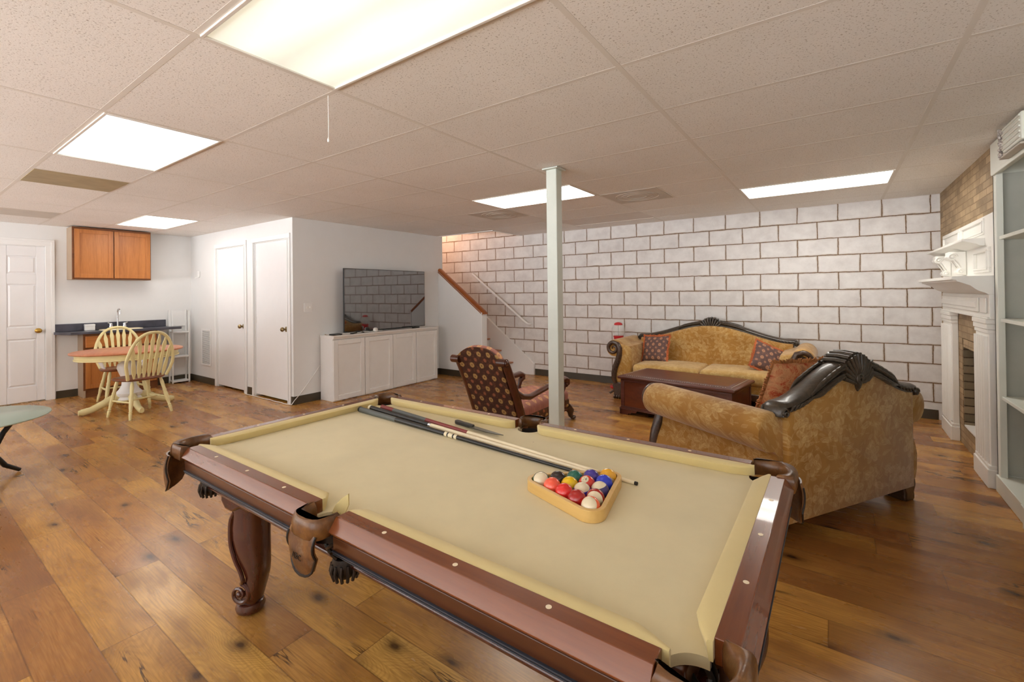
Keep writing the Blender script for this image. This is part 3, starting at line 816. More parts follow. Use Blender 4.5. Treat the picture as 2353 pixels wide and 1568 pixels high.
def rail(x0, x1, mat_w, mat_a, rot, W, sgn):
    """rail running along local +x of frame R, outer edge at y=-W"""
    Rm = Matrix.Rotation(rot, 4, 'Z')
    y = -W
    wp = [(y + .066, ZR), (y + .066, ZC - .01), (y + .012, ZC - .01), (y + .002, .752), (y - .001, .757), (y + .004, .764), (y + .020, .785), (y + .024, ZR)]
    m = MB(); m.prism(wp, x0, x1, 'x', Rm); m.build('rail', mat_w, pt, 50, .0015)
    a = MB(); a.prism([(y + .06, ZC - .01), (y + .06, .685), (y + .022, .685), (y + .012, .705), (y + .010, ZC - .01)], x0 + .004, x1 - .004, 'x', Rm); a.build('apron', mat_a, pt, 30, .002)
    s = MB(); s.box(x0 + .004, x1 - .004, y + .006, y + .014, .700, .704, Rm); s.box(x0 + .004, x1 - .004, y + .009, y + .02, .693, .696, Rm); s.build('trim_line', M['strip'], pt, 0, .001)
def cushion(x0, x1, rot, W, c0, c1):
    Rm = Matrix.Rotation(rot, 4, 'Z'); y = -W + .066
    prof = [(0, ZR - .001), (.018, ZR), (.036, ZR - .001), (.044, ZR - .006), (.044, ZR - .010), (.030, ZC + .001), (0, ZC + .001)]
    rings = []
    for x, k, ins in ((x0, .25, 0), (x0 + c0 * .5, .7, 0), (x0 + c0, 1, 0), ((x0 + x1) / 2, 1, 0), (x1 - c1, 1, 0), (x1 - c1 * .5, .7, 0), (x1, .25, 0)):
        rings.append([(x, y + a * k, b) for a, b in prof])
    m = MB(); m.loft(rings, M=Rm); m.build('cushion', M['cushion'], pt, 50)
for rot in (0, PI):
    for sg in (-1, 1):
        a, b = (-.955, -.066) if sg < 0 else (.066, .955)
        rail(a, b, M['railwood'], M['apron'], rot, HW, sg)
        cushion(a - (.012 if sg < 0 else .0), b + (.012 if sg > 0 else .0), rot, HW, .07 if sg < 0 else .035, .035 if sg < 0 else .07)
for rot in (PI / 2, -PI / 2):
    rail(-.432, .432, M['railwoodY'], M['apronY'], rot, HL, 1)
    cushion(-.444, .444, rot, HL, .07, .07)
# pearl sights
for sy in (-1, 1):
    for k in (-3, -2, -1, 1, 2, 3):
        m = MB(); m.lathe([(0, 0), (.0062, 0), (.0062, .0006), (0, .0008)], 14, Matrix.Translation((k * .247, sy * (HW - .044), ZR))); m.build('sight', M['sight'], pt)
for sx in (-1, 1):
    for k in (-1, 0, 1):
        m = MB(); m.lathe([(0, 0), (.0062, 0), (.0062, .0006), (0, .0008)], 14, Matrix.Translation((sx * (HL - .044), k * .23, ZR))); m.build('sight', M['sight'], pt)

def pocket(cap_poly, cx, cy, ang, corner):
    """cap_poly in local 2D; ang = outward direction"""
    Rm = Matrix.Translation((cx, cy, 0)) @ Matrix.Rotation(ang, 4, 'Z')
    n_ = len(cap_poly); ar_ = sum(cap_poly[i][0] * cap_poly[(i + 1) % n_][1] - cap_poly[(i + 1) % n_][0] * cap_poly[i][1] for i in range(n_))
    cp = cap_poly if ar_ > 0 else cap_poly[::-1]
    def inset(d):
        o = []
        for i in range(n_):
            a, b, c_ = Vector(cp[i - 1]), Vector(cp[i]), Vector(cp[(i + 1) % n_])
            e1_, e2_ = (b - a).normalized(), (c_ - b).normalized(); nn = Vector((-e1_.y - e2_.y, e1_.x + e2_.x))
            nn = nn.normalized() if nn.length > 1e-6 else Vector((-e1_.y, e1_.x))
            o.append(b + nn * d)
        return o
    m = MB(); m.loft([[(p.x, p.y, z) for p in inset(d)] for z, d in ((.742, .004), (.746, 0), (.772, 0), (.784, .0025), (.792, .007), (.797, .012))], M=Rm)
    cap = m.build('pocket_cap', M['leather'], pt, 65)
    # leather shield hung below the cap, outward is local -y
    if corner: y0, wd, zb = -.118, .062, .60
    else: y0, wd, zb = -.066, .062, .640
    pol = [(-wd, .752), (-wd * .97, .70), (-wd * .8, .68), (-wd * .45, zb + .022), (0, zb), (wd * .45, zb + .022), (wd * .8, .68), (wd * .97, .70), (wd, .752)]
    cols = 10; rings_f = []; rings_b = []
    def low(u):
        x = abs(u) * wd; pts = [(0, zb), (wd * .5, zb + .004), (wd * .8, zb + .02), (wd * .97, zb + .045), (wd, zb + .055)]
        for (a, za), (b, zbb) in zip(pts[:-1], pts[1:]):
            if x <= b + 1e-9: return za + (zbb - za) * (x - a) / max(b - a, 1e-9)
        return .705
    cf = .5 if corner else .12
    vs = []; rows = 6; m = MB(); rim = []
    for th in (0, .007):
        for j in range(rows + 1):
            for i in range(cols + 1):
                u = -1 + 2 * i / cols; z = .757 + (low(u) - .757) * j / rows
                yy = y0 + cf * u * u * wd * 1.1 - .010 * math.sin(PI * j / rows) + (th if th else 0)
                vs.append((u * wd, yy, z))
    N = (rows + 1) * (cols + 1); fs = []
    for k in (0, 1):
        for j in range(rows):
            for i in range(cols):
                q = [k * N + j * (cols + 1) + i, k * N + j * (cols + 1) + i + 1, k * N + (j + 1) * (cols + 1) + i + 1, k * N + (j + 1) * (cols + 1) + i]
                fs.append(tuple(q if k else q[::-1]))
    edge = [i for i in range(cols + 1)] + [j * (cols + 1) + cols for j in range(1, rows + 1)] + [rows * (cols + 1) + i for i in range(cols - 1, -1, -1)] + [j * (cols + 1) for j in range(rows - 1, 0, -1)]
    for a, b in zip(edge, edge[1:] + edge[:1]): fs.append((a, b, b + N, a + N))
    m.add(vs, fs, Rm); sh = m.build('pocket_shield', M['leather'], pt, 40)
    r = MB(); r.tube([Vector(vs[i]) + Vector((0, -.001, 0)) for i in edge[cols:]] , .0035, 6, Rm); r.build('shield_piping', M['leatherd'], sh)
    # leather basket under the pocket
    n = MB(); zt, z1 = .73, .604
    yo = .045 if corner else .075
    for k in range(9):
        a = 2 * PI * k / 9
        pts = []
        for i in range(9):
            t = i / 8; rr = .050 + .016 * math.sin(PI * t) - .018 * t; aa = a + .45 * math.sin(2 * PI * t) * (1 if k % 2 else -1)
            pts.append((rr * math.cos(aa), yo + rr * math.sin(aa), zt + (z1 + .03 - zt) * t))
        n.tube(pts, .0065, 6, Rm)
    n.build('pocket_net', M['leatherd'], pt)
    b = MB(); b.lathe([(.0, z1 - .040), (.022, z1 - .038), (.036, z1 - .02), (.040, z1 + .005), (.036, z1 + .024), (.030, z1 + .024), (.028, z1 + .0), (0, z1 - .02)], 16, Rm, 0, yo)
    for k in range(14):
        a = 2 * PI * k / 14; b.tube([(.038 * math.cos(a), yo + .038 * math.sin(a), z1 + .008), (.043 * math.cos(a), yo + .043 * math.sin(a), z1 - .014), (.034 * math.cos(a), yo + .034 * math.sin(a), z1 - .040)], .005, 6, Rm)
    b.build('pocket_cup', M['leatherd'], pt)
    # dark well wall seen through the pocket mouth
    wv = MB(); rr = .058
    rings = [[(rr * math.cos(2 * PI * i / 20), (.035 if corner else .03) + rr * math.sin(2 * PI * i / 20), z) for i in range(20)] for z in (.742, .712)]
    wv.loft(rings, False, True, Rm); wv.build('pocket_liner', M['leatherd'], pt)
    return sh
# corner cap: local frame with outward along -y; centre at rail corner
q = math.sqrt(.5)
def cornerpoly():
    # built in table axes for the (+x,-y) corner then rotated by +45 so outward is -y
    ox, oy = PCX, -PCY
    P = [(.957, -HW - .003)] + [(1.04, -HW - .006)] + arc(HL - .05, -HW + .05, .058, -90, 0, 8) + [(HL + .006, -.52 + .03)] + [(HL + .003, -.434)]
    P += [(HL - .055, -.428)]
    P += arc(1.002, -.492, .061, 48, -138, 22)
    return P
cpoly = cornerpoly()
def to_local(P, cx, cy, ang):
    ca, sa = math.cos(-ang), math.sin(-ang)
    return [((x - cx) * ca - (y - cy) * sa, (x - cx) * sa + (y - cy) * ca) for x, y in P]
shields = []
for (sx, sy) in ((1, -1), (1, 1), (-1, 1), (-1, -1)):
    ang = {(1, -1): PI / 4, (1, 1): 3 * PI / 4, (-1, 1): -3 * PI / 4, (-1, -1): -PI / 4}[(sx, sy)]
    P = [(x * sx, -y * sy) if True else 0 for x, y in cpoly]
    cx, cy = sx * 1.004, sy * .494
    pocket(to_local(P, cx, cy, ang), cx, cy, ang, True)
spoly = [(-.068, -.040), (-.062, -.054), (-.045, -.066), (-.02, -.072), (.02, -.072), (.045, -.066), (.062, -.054), (.068, -.040), (.067, .018), (.058, .02)] + arc(0, -.004, .052, 20, -200, 14) + [(-.058, .02), (-.067, .018)]
for sy in (-1, 1):
    s = pocket(spoly, 0, sy * (HW - .045 + .022), 0 if sy < 0 else PI, False)
    if sy < 0: near_shield = s
# stamped letters on the near side shield
tx = text_mb('ABC', .024, .0006)
o = MB(); o.add(tx.v, tx.f, Matrix.Translation((.0, -(HW - .045 + .022) - .0775, .695)) @ Matrix.Rotation(PI / 2, 4, 'X'))
o.build('stamped_letters', M['leatherd'], near_shield, 0)
# torn cloth flap standing in the near side pocket
fl = MB(); base_ = Vector((-.02, -.495, .748))
pts = [(-.022, 0, 0), (.022, .012, 0), (.034, .02, .03), (.030, .022, .062), (.008, .014, .046), (-.012, .006, .024)]
fl.add([tuple(base_ + Vector(p)) for p in pts] + [tuple(base_ + Vector(p) + Vector((-.002, .005, 0))) for p in pts],
       [(0, 1, 2, 3, 4, 5), (11, 10, 9, 8, 7, 6)] + [(i, (i + 1) % 6, 6 + (i + 1) % 6, 6 + i) for i in range(6)])
fl.build('torn_cloth_flap', M['cushion'], pt)
tf = MB()
for k in range(40):
    x = random.uniform(-.03, .07); y = -.487 + random.uniform(-.012, .012)
    tf.tube([(x, y, ZC - .003), (x + random.uniform(-.008, .008), y + random.uniform(-.006, .012), ZC + random.uniform(.004, .014))], .0008, 4)
tf.build('frayed_edge', M['cushion'], pt)
# cabinet frame under the apron
m = MB(); m.prism([(-.98, -.46), (.98, -.46), (.98, .46), (-.98, .46)], .60, ZC - .022, 'z'); m.build('cabinet_frame', M['apron'], pt, bevel=.01)
m = MB(); m.box(-1.0, 1.0, -.485, .485, .60, .615); m.build('frame_moulding', M['legwood'], pt, bevel=.006)
# scroll legs
def leg(cx, cy, ang):
    """d axis = local +x outward"""
    Rm = Matrix.Translation((cx, cy, 0)) @ Matrix.Rotation(ang, 4, 'Z')
    prof0 = [(.62, -.03, .088, .08), (.54, -.028, .084, .08), (.47, -.022, .072, .074), (.43, -.02, .068, .07), (.38, -.016, .074, .07), (.32, -.012, .076, .068), (.26, -.013, .072, .064), (.20, -.020, .062, .058), (.155, -.028, .048, .052), (.125, -.022, .046, .050), (.09, -.006, .052, .050), (.06, .0, .046, .046), (.04, .0, .038, .04)]
    prof = []
    for z, l, r, w in ((.62, .05, -.10, .08), (.55, .06, -.10, .08), (.49, .054, -.086, .074), (.44, .058, -.082, .068), (.39, .064, -.080, .068), (.34, .065, -.080, .066), (.29, .056, -.082, .062), (.245, .038, -.084, .058), (.205, .018, -.084, .054), (.17, .001, -.080, .052), (.14, -.004, -.073, .050), (.11, .006, -.064, .050), (.07, .03, -.054, .046), (.04, .03, -.045, .04)):
        prof.append((z, (l + r) / 2, (l - r) / 2, w))
    rings = []
    for z, d, hd, hwd in prof:
        r = []
        for i in range(24):
            a = 2 * PI * i / 24; ca, sa = math.cos(a), math.sin(a)
            r.append((d + hd * math.copysign(abs(ca) ** .7, ca), hwd * math.copysign(abs(sa) ** .7, sa), z))
        rings.append(r)
    m = MB(); m.loft(rings, M=Rm); L = m.build('leg', M['legwood'], pt, 60, sub=0)
    f = MB(); f.lathe([(0, 0), (.044, 0), (.056, .010), (.060, .026), (.054, .044), (.038, .054), (0, .056)], 24, Rm); f.build('foot', M['legwood'], L)
    for sg in (-1, 1):      # volutes on both cheeks
        s = MB(); pts = []; rad = []
        for i in range(44):
            t = i / 43; a = math.radians(100 + 610 * (1 - t)) ; r = .006 + .042 * t
            pts.append((.012 + r * math.cos(a), sg * (.046 + .008 * (1 - t)), .098 + r * math.sin(a))); rad.append(.005 + .006 * t)
        # tail running up the inner edge of the S
        x0, z0 = pts[-1][0], pts[-1][2]
        for (x, z) in ((-.012, .165), (.002, .205), (.026, .25), (.046, .31), (.050, .37), (.044, .43), (.02, .47)):
            pts.append((x, sg * .058, z)); rad.append(.009)
        P2, R2 = [], []
        for i in range(len(pts) - 1):
            p0, p1, p2, p3 = [Vector(pts[max(0, min(len(pts) - 1, i + k))]) for k in (-1, 0, 1, 2)]
            for j in range(3 if i > 40 else 1):
                u = j / 3; P2.append(.5 * ((2 * p1) + (p2 - p0) * u + (2 * p0 - 5 * p1 + 4 * p2 - p3) * u * u + (3 * p1 - p0 - 3 * p2 + p3) * u ** 3)); R2.append(rad[i])
        s.tube(P2, R2, 8, Rm); s.ell((.012, sg * .05, .098), (.014, .014, .014), 12, 8, Rm); s.build('scroll', M['legwood'], L)
    c = MB()
    c.prism([(-.10, .66), (.07, .66), (.075, .52), (.055, .485), (.02, .47), (-.02, .49), (-.06, .47), (-.11, .50)], -.084, .084, 'y', Rm); c.build('leg_block', M['legwood'], L, bevel=.01)
for sx in (-1, 1):
    for sy in (-1, 1):
        leg(sx * .950, sy * .315, math.atan2(sy * .42, sx * .9))

# ---- rack and balls
BR = .0286
W0 = Vector((2.410, .5665)); th = math.radians(-19.0)
e1 = Vector((math.cos(th), math.sin(th))); e2 = Vector((math.cos(th + PI / 3), math.sin(th + PI / 3)))
tri = [W0, W0 + e1 * 8 * BR, W0 + e2 * 8 * BR]
cen = (tri[0] + tri[1] + tri[2]) / 3
rk = thing('ball_rack', 'pale wooden triangle rack around the balls on the khaki cloth', 'ball rack', (cen.x, cen.y, ZC), th)
def tri_off(r, n=8):
    P = []
    for k in range(3):
        a = Vector((math.cos(math.radians(210 + 120 * k)), math.sin(math.radians(210 + 120 * k)))) * (8 * BR / math.sqrt(3))
        P += arc(a.x, a.y, r, 150 + 120 * k, 270 + 120 * k, n)
    return P
pi_, po = tri_off(BR + .002), tri_off(BR + .0165); n = len(pi_)
m = MB(); zz = [.0005, .036]
vs = [(x, y, z) for z in zz for x, y in po] + [(x, y, z) for z in zz for x, y in pi_]
fs = []
for i in range(n):
    j = (i + 1) % n
    fs += [(i, j, n + j, n + i), (2 * n + i, 3 * n + i, 3 * n + j, 2 * n + j), (n + i, n + j, 3 * n + j, 3 * n + i), (i, 2 * n + i, 2 * n + j, j)]
m.add(vs, fs); m.build('rack_frame', M['rackwood'], rk, 40, .0015)

white = rgb(228, 214, 182)
kinds = [  # (i along e1, j along e2, name, colour, striped, axis rotation, label)
 (0, 0, rgb(40, 84, 70), True, (.75, .55, 0), 'cream ball with a dark green stripe at the left corner of the rack'),
 (0, 1, rgb(40, 26, 26), False, None, 'black ball on the far side of the rack beside the cream and green one'),
 (0, 2, rgb(22, 104, 88), False, None, 'solid green ball on the far side of the rack'),
 (0, 3, rgb(72, 58, 150), False, None, 'solid purple ball on the far side of the rack'),
 (0, 4, rgb(234, 172, 44), True, (-.9, -.5, 0), 'cream ball with a yellow stripe at the far corner of the rack'),
 (1, 0, rgb(246, 98, 72), False, None, 'solid orange ball against the near side of the rack'),
 (1, 1, rgb(238, 196, 12), False, None, 'solid yellow ball between the orange ball and the green one'),
 (1, 2, rgb(222, 60, 44), False, None, 'red ball showing the number fourteen in a cream circle'),
 (1, 3, rgb(40, 62, 200), False, None, 'solid bright blue ball near the far corner of the rack'),
 (2, 0, rgb(226, 44, 40), False, None, 'solid scarlet ball against the near side of the rack'),
 (2, 1, rgb(48, 50, 176), True, (.25, .1, 0), 'cream topped ball with a royal blue stripe in the middle of the rack'),
 (2, 2, rgb(62, 52, 112), True, (.1, -.2, 0), 'cream topped ball with a dark purple stripe by the right side of the rack'),
 (3, 0, rgb(170, 34, 30), False, None, 'solid maroon ball next to the orange striped one'),
 (3, 1, rgb(160, 34, 28), True, (1.2, .95, 0), 'maroon striped ball behind the orange striped one'),
 (4, 0, rgb(240, 104, 56), True, (.98, .12, 0), 'cream ball with an orange stripe at the near corner of the rack'),
]
for i, j, col, strp, rot, lab in kinds:
    c = W0 + e1 * (2 * BR * i) + e2 * (2 * BR * j)
    m = MB(); m.ell((0, 0, 0), (BR, BR, BR), 32, 20)
    o = m.build('billiard_ball', mat_ball('ball_%d_%d' % (i, j), col, strp), None, 80)
    o.location = (c.x, c.y, ZC + BR)
    if rot: o.rotation_euler = rot
    tag(o, lab, 'billiard ball', 'balls in the rack')
    if 'fourteen' in lab or 'royal blue' in lab:
        d = Vector((3.217 - c.x, -.7256 - c.y, 1.407 - ZC)).normalized()
        if 'fourteen' in lab: dd = (d + Vector((-.40, .16, .62))).normalized(); txt, cr, ink = '14', .0125, 'black'
        else: dd = (d + Vector((-.62, -.25, .0))).normalized(); txt, cr, ink = '10', .008, 'strip'
        z = dd; x = Vector((0, 0, 1)).cross(z).normalized(); y = z.cross(x)
        Rb = Matrix((x, y, z)).transposed()
        inv = o.rotation_euler.to_matrix().inverted()
        def onball(p, lift):
            v = Vector((p[0], p[1], math.sqrt(max(BR * BR - p[0] ** 2 - p[1] ** 2, 0)))) ; v = v.normalized() * (BR + lift)
            return tuple(inv @ (Rb @ v))
        rings = [[onball((r * math.cos(2 * PI * k / 24), r * math.sin(2 * PI * k / 24)), .0002) for k in range(24)] for r in (cr, cr * .7, cr * .4, cr * .08)]
        mm = MB(); mm.loft(rings, True, True)
        spot = mm.build('number_spot', mat_ball('spot_' + txt, white), o, 60)
        tx = text_mb(txt, cr * 1.15, 0)
        mm = MB(); mm.add([onball(p, .0005) for p in tx.v], tx.f); mm.build('number', M[ink], spot, 0)

# ---- cues and knife on the cloth
def cue(label, a, b, segs, r0=.0145, r1=.0062):
    """segs: list of (name, t0, t1, material)"""
    a = Vector(a); b = Vector(b)
    t = thing('pool_cue', label, 'pool cue', a, group='cues on the pool table')
    d = b - a
    def P(s):
        p = d * s; r = r0 + (r1 - r0) * min(1, s * 1.05); return p, r
    for nm, s0, s1, mat in segs:
        m = MB(); k = 6
        pts = []; rr = []
        for i in range(k + 1):
            s = s0 + (s1 - s0) * i / k; p, r = P(s); pts.append(p); rr.append(r + (.0006 if 'ring' in nm or 'bumper' in nm else 0))
        m.tube(pts, rr, 14); m.build(nm, mat, t, 50)
    return t
z0, z1 = ZC + .0152, ZC + .0070
cue('black cue with cream joint rings, nearest the camera of the three', (1.044, .857, z0), (2.497, .744, z1),
    [('bumper', 0, .008, M['black']), ('butt', .008, .23, M['cuegrey']), ('forearm', .23, .485, M['cueblack']), ('joint_ring', .485, .497, M['ivory']), ('joint_band', .497, .503, M['cueblack']), ('joint_ring', .503, .522, M['ivory']), ('joint_band', .522, .528, M['cueblack']), ('joint_ring', .528, .54, M['ivory']), ('shaft', .54, .955, M['cueblack']), ('ferrule', .955, .99, M['ferrule']), ('cue_tip', .99, 1, M['grey'])])
cue('black butted cue with a silver ring and pale shaft, middle of the three', (1.062, .910, z0), (2.515, .770, z1),
    [('bumper', 0, .012, M['ivory']), ('butt', .012, .36, M['cueblack']), ('joint_ring', .36, .372, M['chrome']), ('shaft', .372, .97, M['white_shaft']), ('ferrule', .97, .992, M['ivory']), ('cue_tip', .992, 1, M['ferrule'])])
cue('maroon cue with a grey wrap and pale shaft, farthest of the three', (1.114, .955, z0), (2.665, .770, z1),
    [('butt', 0, .075, M['cuered']), ('wrap', .075, .26, M['cuegrey']), ('forearm', .26, .46, M['cuered']), ('shaft', .46, .985, M['white_shaft']), ('ferrule', .985, .994, M['ivory']), ('cue_tip', .994, 1, M['black'])])

kn = thing('knife', 'dark kitchen knife with a black handle lying by the far cushion', 'knife', (1.655, .978, ZC), math.atan2(.935 - .975, 1.783 - 1.655) + .14)
m = MB()
hp = [(.0, -.010), (.015, -.014), (.05, -.012), (.10, -.013), (.132, -.009), (.134, .008), (.10, .010), (.05, .009), (.015, .012), (0, .008)]
m.prism(hp, .004, .022, 'z'); m.build('handle', M['knifeh'], kn, 40, .004)
m = MB(); bp = [(.128, -.020), (.17, -.021), (.24, -.018), (.30, -.008), (.335, .006), (.29, .008), (.20, .009), (.128, .009)]
m.prism(bp, .011, .014, 'z'); m.build('blade', M['blade'], kn, 40)
st_ = thing('staple', 'small black bent wire beside the cues on the cloth', 'wire', (1.775, .905, ZC + .002), -.3)
m = MB(); m.tube([(-.002, -.008, 0), (0, 0, 0), (.034, 0, 0), (.034, .008, 0)], .0015, 6); m.build('bent_wire', M['black'], st_)
# ------------------------------------------------------------------ carved sofas
def camel(t):
    t = min(1, abs(t)); return (.5 + .5 * math.cos(PI * t)) ** .95
def make_sofa(name, label, loc, rz, Wb, D, z0, zs, zcr, zr, seats, aoff=.1, cat='sofa'):
    """back plane at local y=0, faces -y"""
    t = thing(name, label, cat, loc, rz)
    N = 40
    top = []
    for i in range(N + 1):
        u = -1 + 2 * i / N
        top.append((u * Wb, zs + (zcr - zs) * camel(u)))
    # back cushion: outline lofted with a soft front
    def outline(off, zb):
        p = [(-Wb + off, zb), (Wb - off, zb)]
        for x, z in top[::-1]: p.append((x * (1 - off / Wb), z - .03 - off))
        return p
    rings = []
    for y, off, zb in ((-.0, .018, z0 + .012), (-.012, 0, z0), (-.10, 0, z0), (-.17, .012, z0), (-.205, .05, z0), (-.215, .10, z0)):
        rings.append([(x, y - .03 * max(0, 1 - (z - z0) / (zs - z0)) * (1 if y < -.1 else 0), z) for x, z in outline(off, zb)])
    m = MB(); m.loft(rings); m.build('back', M['damask_back'], t, 60)
    # crest rail following the camel back, moulded section, with scrolled ends
    pts = [(x, z - .012) for x, z in top]
    pts = [(-Wb - .040, zs - .062), (-Wb - .036, zs - .035), (-Wb - .020, zs - .016)] + pts + [(Wb + .020, zs - .016), (Wb + .036, zs - .035), (Wb + .040, zs - .062)]
    sec = [(-.120, -.030), (-.128, -.018), (-.118, -.008), (-.126, .004), (-.118, .018), (-.100, .026), (-.060, .029), (-.022, .026), (-.004, .016), (.004, .002), (-.006, -.010), (.003, -.020), (-.008, -.034), (-.06, -.040)]
    rings = []
    K = len(pts)
    for i, (x, z) in enumerate(pts):
        a, b = pts[max(0, i - 1)], pts[min(K - 1, i + 1)]
        tx, tz = b[0] - a[0], b[1] - a[1]; L = math.hypot(tx, tz); nx, nz = -tz / L, tx / L
        k = (.62, .8, .95)[min(i, K - 1 - i)] if min(i, K - 1 - i) < 3 else 1 + .25 * camel(x / Wb)
        rings.append([(x + nx * h * k, -.06 + (y + .06) * (1 if k > .9 else .9), z + nz * h * k) for y, h in sec])
    m = MB(); m.loft(rings); rail = m.build('crest_rail', M['carvedl'], t, 40, .002)
    for sx in (-1, 1):
        for yo in (-.125, .004):
            e = MB(); sg = -1 if yo < -.05 else 1
            e.tube([(sx * (Wb + .022 + .026 * (1 - i / 22) * math.cos(math.radians(i * 30))), yo, zs - .040 + .026 * (1 - i / 22) * math.sin(math.radians(i * 30))) for i in range(20)], .007, 6)
            for k in range(5):
                x = Wb - .01 - .035 * k; z = zs + (zcr - zs) * camel(x / Wb) - .012
                e.tube([(sx * x, yo, z - .022), (sx * (x - .02), yo + sg * .004, z), (sx * (x - .045), yo, z + .006)], [.004, .008, .003], 6)
            e.build('rail_end_scroll', M['carvedl'], rail, 60)
    # shell and acanthus in the middle
    o = MB(); zb = zcr - .125; R0 = .185
    for k in range(-6, 7):
        a = math.radians(90 - k * 11.5); r1 = R0 - .0035 * k * k * .35
        for yo in (-.122, .002):
            bulge = -.018 if yo < -.05 else .018
            o.tube([(.02 * math.cos(a), yo, zb + .02 * math.sin(a)), (.55 * r1 * math.cos(a), yo + bulge, zb + .55 * r1 * math.sin(a)), (r1 * math.cos(a), yo + bulge * .4, zb + r1 * math.sin(a))], [.006, .012, .013], 8)
        o.tube([(r1 * math.cos(a), -.125, zb + r1 * math.sin(a)), (r1 * math.cos(a), -.06, zb + (r1 + .006) * math.sin(a)), (r1 * math.cos(a), .005, zb + r1 * math.sin(a))], .013, 8)
    o.ell((0, -.06, zb + .085), (.10, .062, .088), 18, 10)
    for yo in (-.125, .006):
        sg = -1 if yo < -.05 else 1
        o.tube([((.036 * (1 - i / 30)) * math.cos(math.radians(-90 + i * 26)), yo + sg * .016, zb + .042 + .036 * (1 - i / 30) * math.sin(math.radians(-90 + i * 26))) for i in range(26)], .008, 7)
        o.tube([(0, yo, zb + .02), (0, yo, zb - .012), (0, yo, zb - .036)], [.026, .018, .004], 8)
        for sx in (-1, 1):
            for k in range(4):
                o.tube([(sx * .01, yo, zb + .01 + .012 * k), (sx * (.05 + .012 * k), yo + sg * .012, zb + .02 + .022 * k), (sx * (.085 + .016 * k), yo, zb + .055 + .024 * k), (sx * (.10 + .018 * k), yo, zb + .085 + .018 * k)], [.006, .012, .010, .004], 6)
    for sx in (-1, 1):
        for k in range(5):
            u0 = .085 + .045 * k; u1 = u0 + .15
            for yo in (-.124, .004):
                sg = -1 if yo < -.05 else 1
                for dz in (.028, .006, -.018, -.036):
                    P = []
                    for i in range(6):
                        x = u0 + (u1 - u0) * i / 5; P.append((sx * x, yo + sg * .006 * math.sin(PI * i / 5), zs + (zcr - zs) * camel(x / Wb) - .012 + dz * (1 - i / 7) + .012 * math.sin(PI * i / 5) * (1 if dz > 0 else -.6)))
                    o.tube(P, [.005, .010, .010, .009, .006, .003], 6)
    o.build('carved_shell', M['carvedl'], rail, 60)
    # rolled arms
    rr = .112; xc = Wb + aoff
    for sx in (-1, 1):
        P = [(Wb - .11, z0 + .02), (Wb - .105, zr - .05), (Wb - .085, zr + .03)]
        P += arc(xc, zr, rr, 150, -100, 22)
        P += [(xc - .055, zr - .145), (xc - .045, zr - .20), (xc - .01, zr - .27), (xc + .012, zr - .34), (xc + .004, z0 + .06), (xc - .015, z0)]
        P = [(sx * x, z) for x, z in P]
        m = MB(); rings = []
        cxm = sum(p[0] for p in P) / len(P); czm = sum(p[1] for p in P) / len(P)
        for y, k in ((-.035, .92), (-.05, .985), (-.08, 1), (-.3, 1.0), (-D * .6, 1.0), (-D + .05, 1), (-D + .015, .97), (-D, .90)):
            rings.append([(cxm + (x - cxm) * k, y, czm + (z - czm) * k) for x, z in P])
        if sx < 0: rings = [r[::-1] for r in rings]
        m.loft(rings[::-1]); arm = m.build('arm', M['damask_arm'], t, 60)
        # carved S scroll on the arm front
        s = MB(); pts = []; rad = []
        for i in range(34):
            q = i / 33; a = math.radians(-60 + 450 * (1 - q) * -1 + 0); a = math.radians(90 - 470 * (1 - q)); r = .012 + .070 * q
            pts.append((sx * (xc + .006 + r * math.cos(a)), -D - .006, zr - .004 + r * math.sin(a))); rad.append(.008 + .020 * q)
        for x, z, r in ((xc - .055, zr + .058, .032), (xc - .082, zr + .0, .036), (xc - .078, zr - .08, .037), (xc - .055, zr - .16, .038), (xc - .018, zr - .25, .037), (xc + .0, zr - .33, .036), (xc + .0, z0 + .07, .032), (xc - .02, z0 + .02, .024)):
            pts.append((sx * x, -D - .006, z)); rad.append(r)
        s.tube(pts, rad, 12, sy=.62, up=(0, 1, 0)) if False else s.tube(pts, rad, 12)
        sc_ = s.build('arm_scroll', M['carved'], arm, 60)
        e = MB()
        for k in range(9):
            q = .02 + k * .04; z = zr - .02 - q; x = xc - .08 + .10 * (q / .36) ** 1.5
            e.tube([(sx * (x - .016), -D - .04, z - .03), (sx * x, -D - .046, z), (sx * (x + .018), -D - .04, z - .028)], .005, 6)
        e.build('carved_leaves', M['carved'], sc_)
    # seat base, front rail, cushions
    m = MB(); m.rbox(-Wb + .08, Wb - .08, -D + .03, -.12, z0 + .01, z0 + .16, .03); m.build('seat_base', M['damask_seat'], t, 60)
    m = MB(); m.prism([(-Wb + .06, z0 - .02), (Wb - .06, z0 - .02), (Wb - .06, z0 + .05)] + [(Wb * .5, z0 + .055), (0, z0 + .04), (-Wb * .5, z0 + .055)] + [(-Wb + .06, z0 + .05)], -D + .005, -D + .05, 'y'); m.build('front_rail', M['carved'], t, 40, .008)
    sw = (2 * Wb - .22) / seats
    for k in range(seats):
        xa = -Wb + .11 + k * sw
        m = MB(); m.rbox(xa + .004, xa + sw - .004, -D + .0, -.19, z0 + .14, z0 + .28, .05, .03, 5, 6, wob=.003); m.build('seat_cushion', M['damaskl'], t, 70)
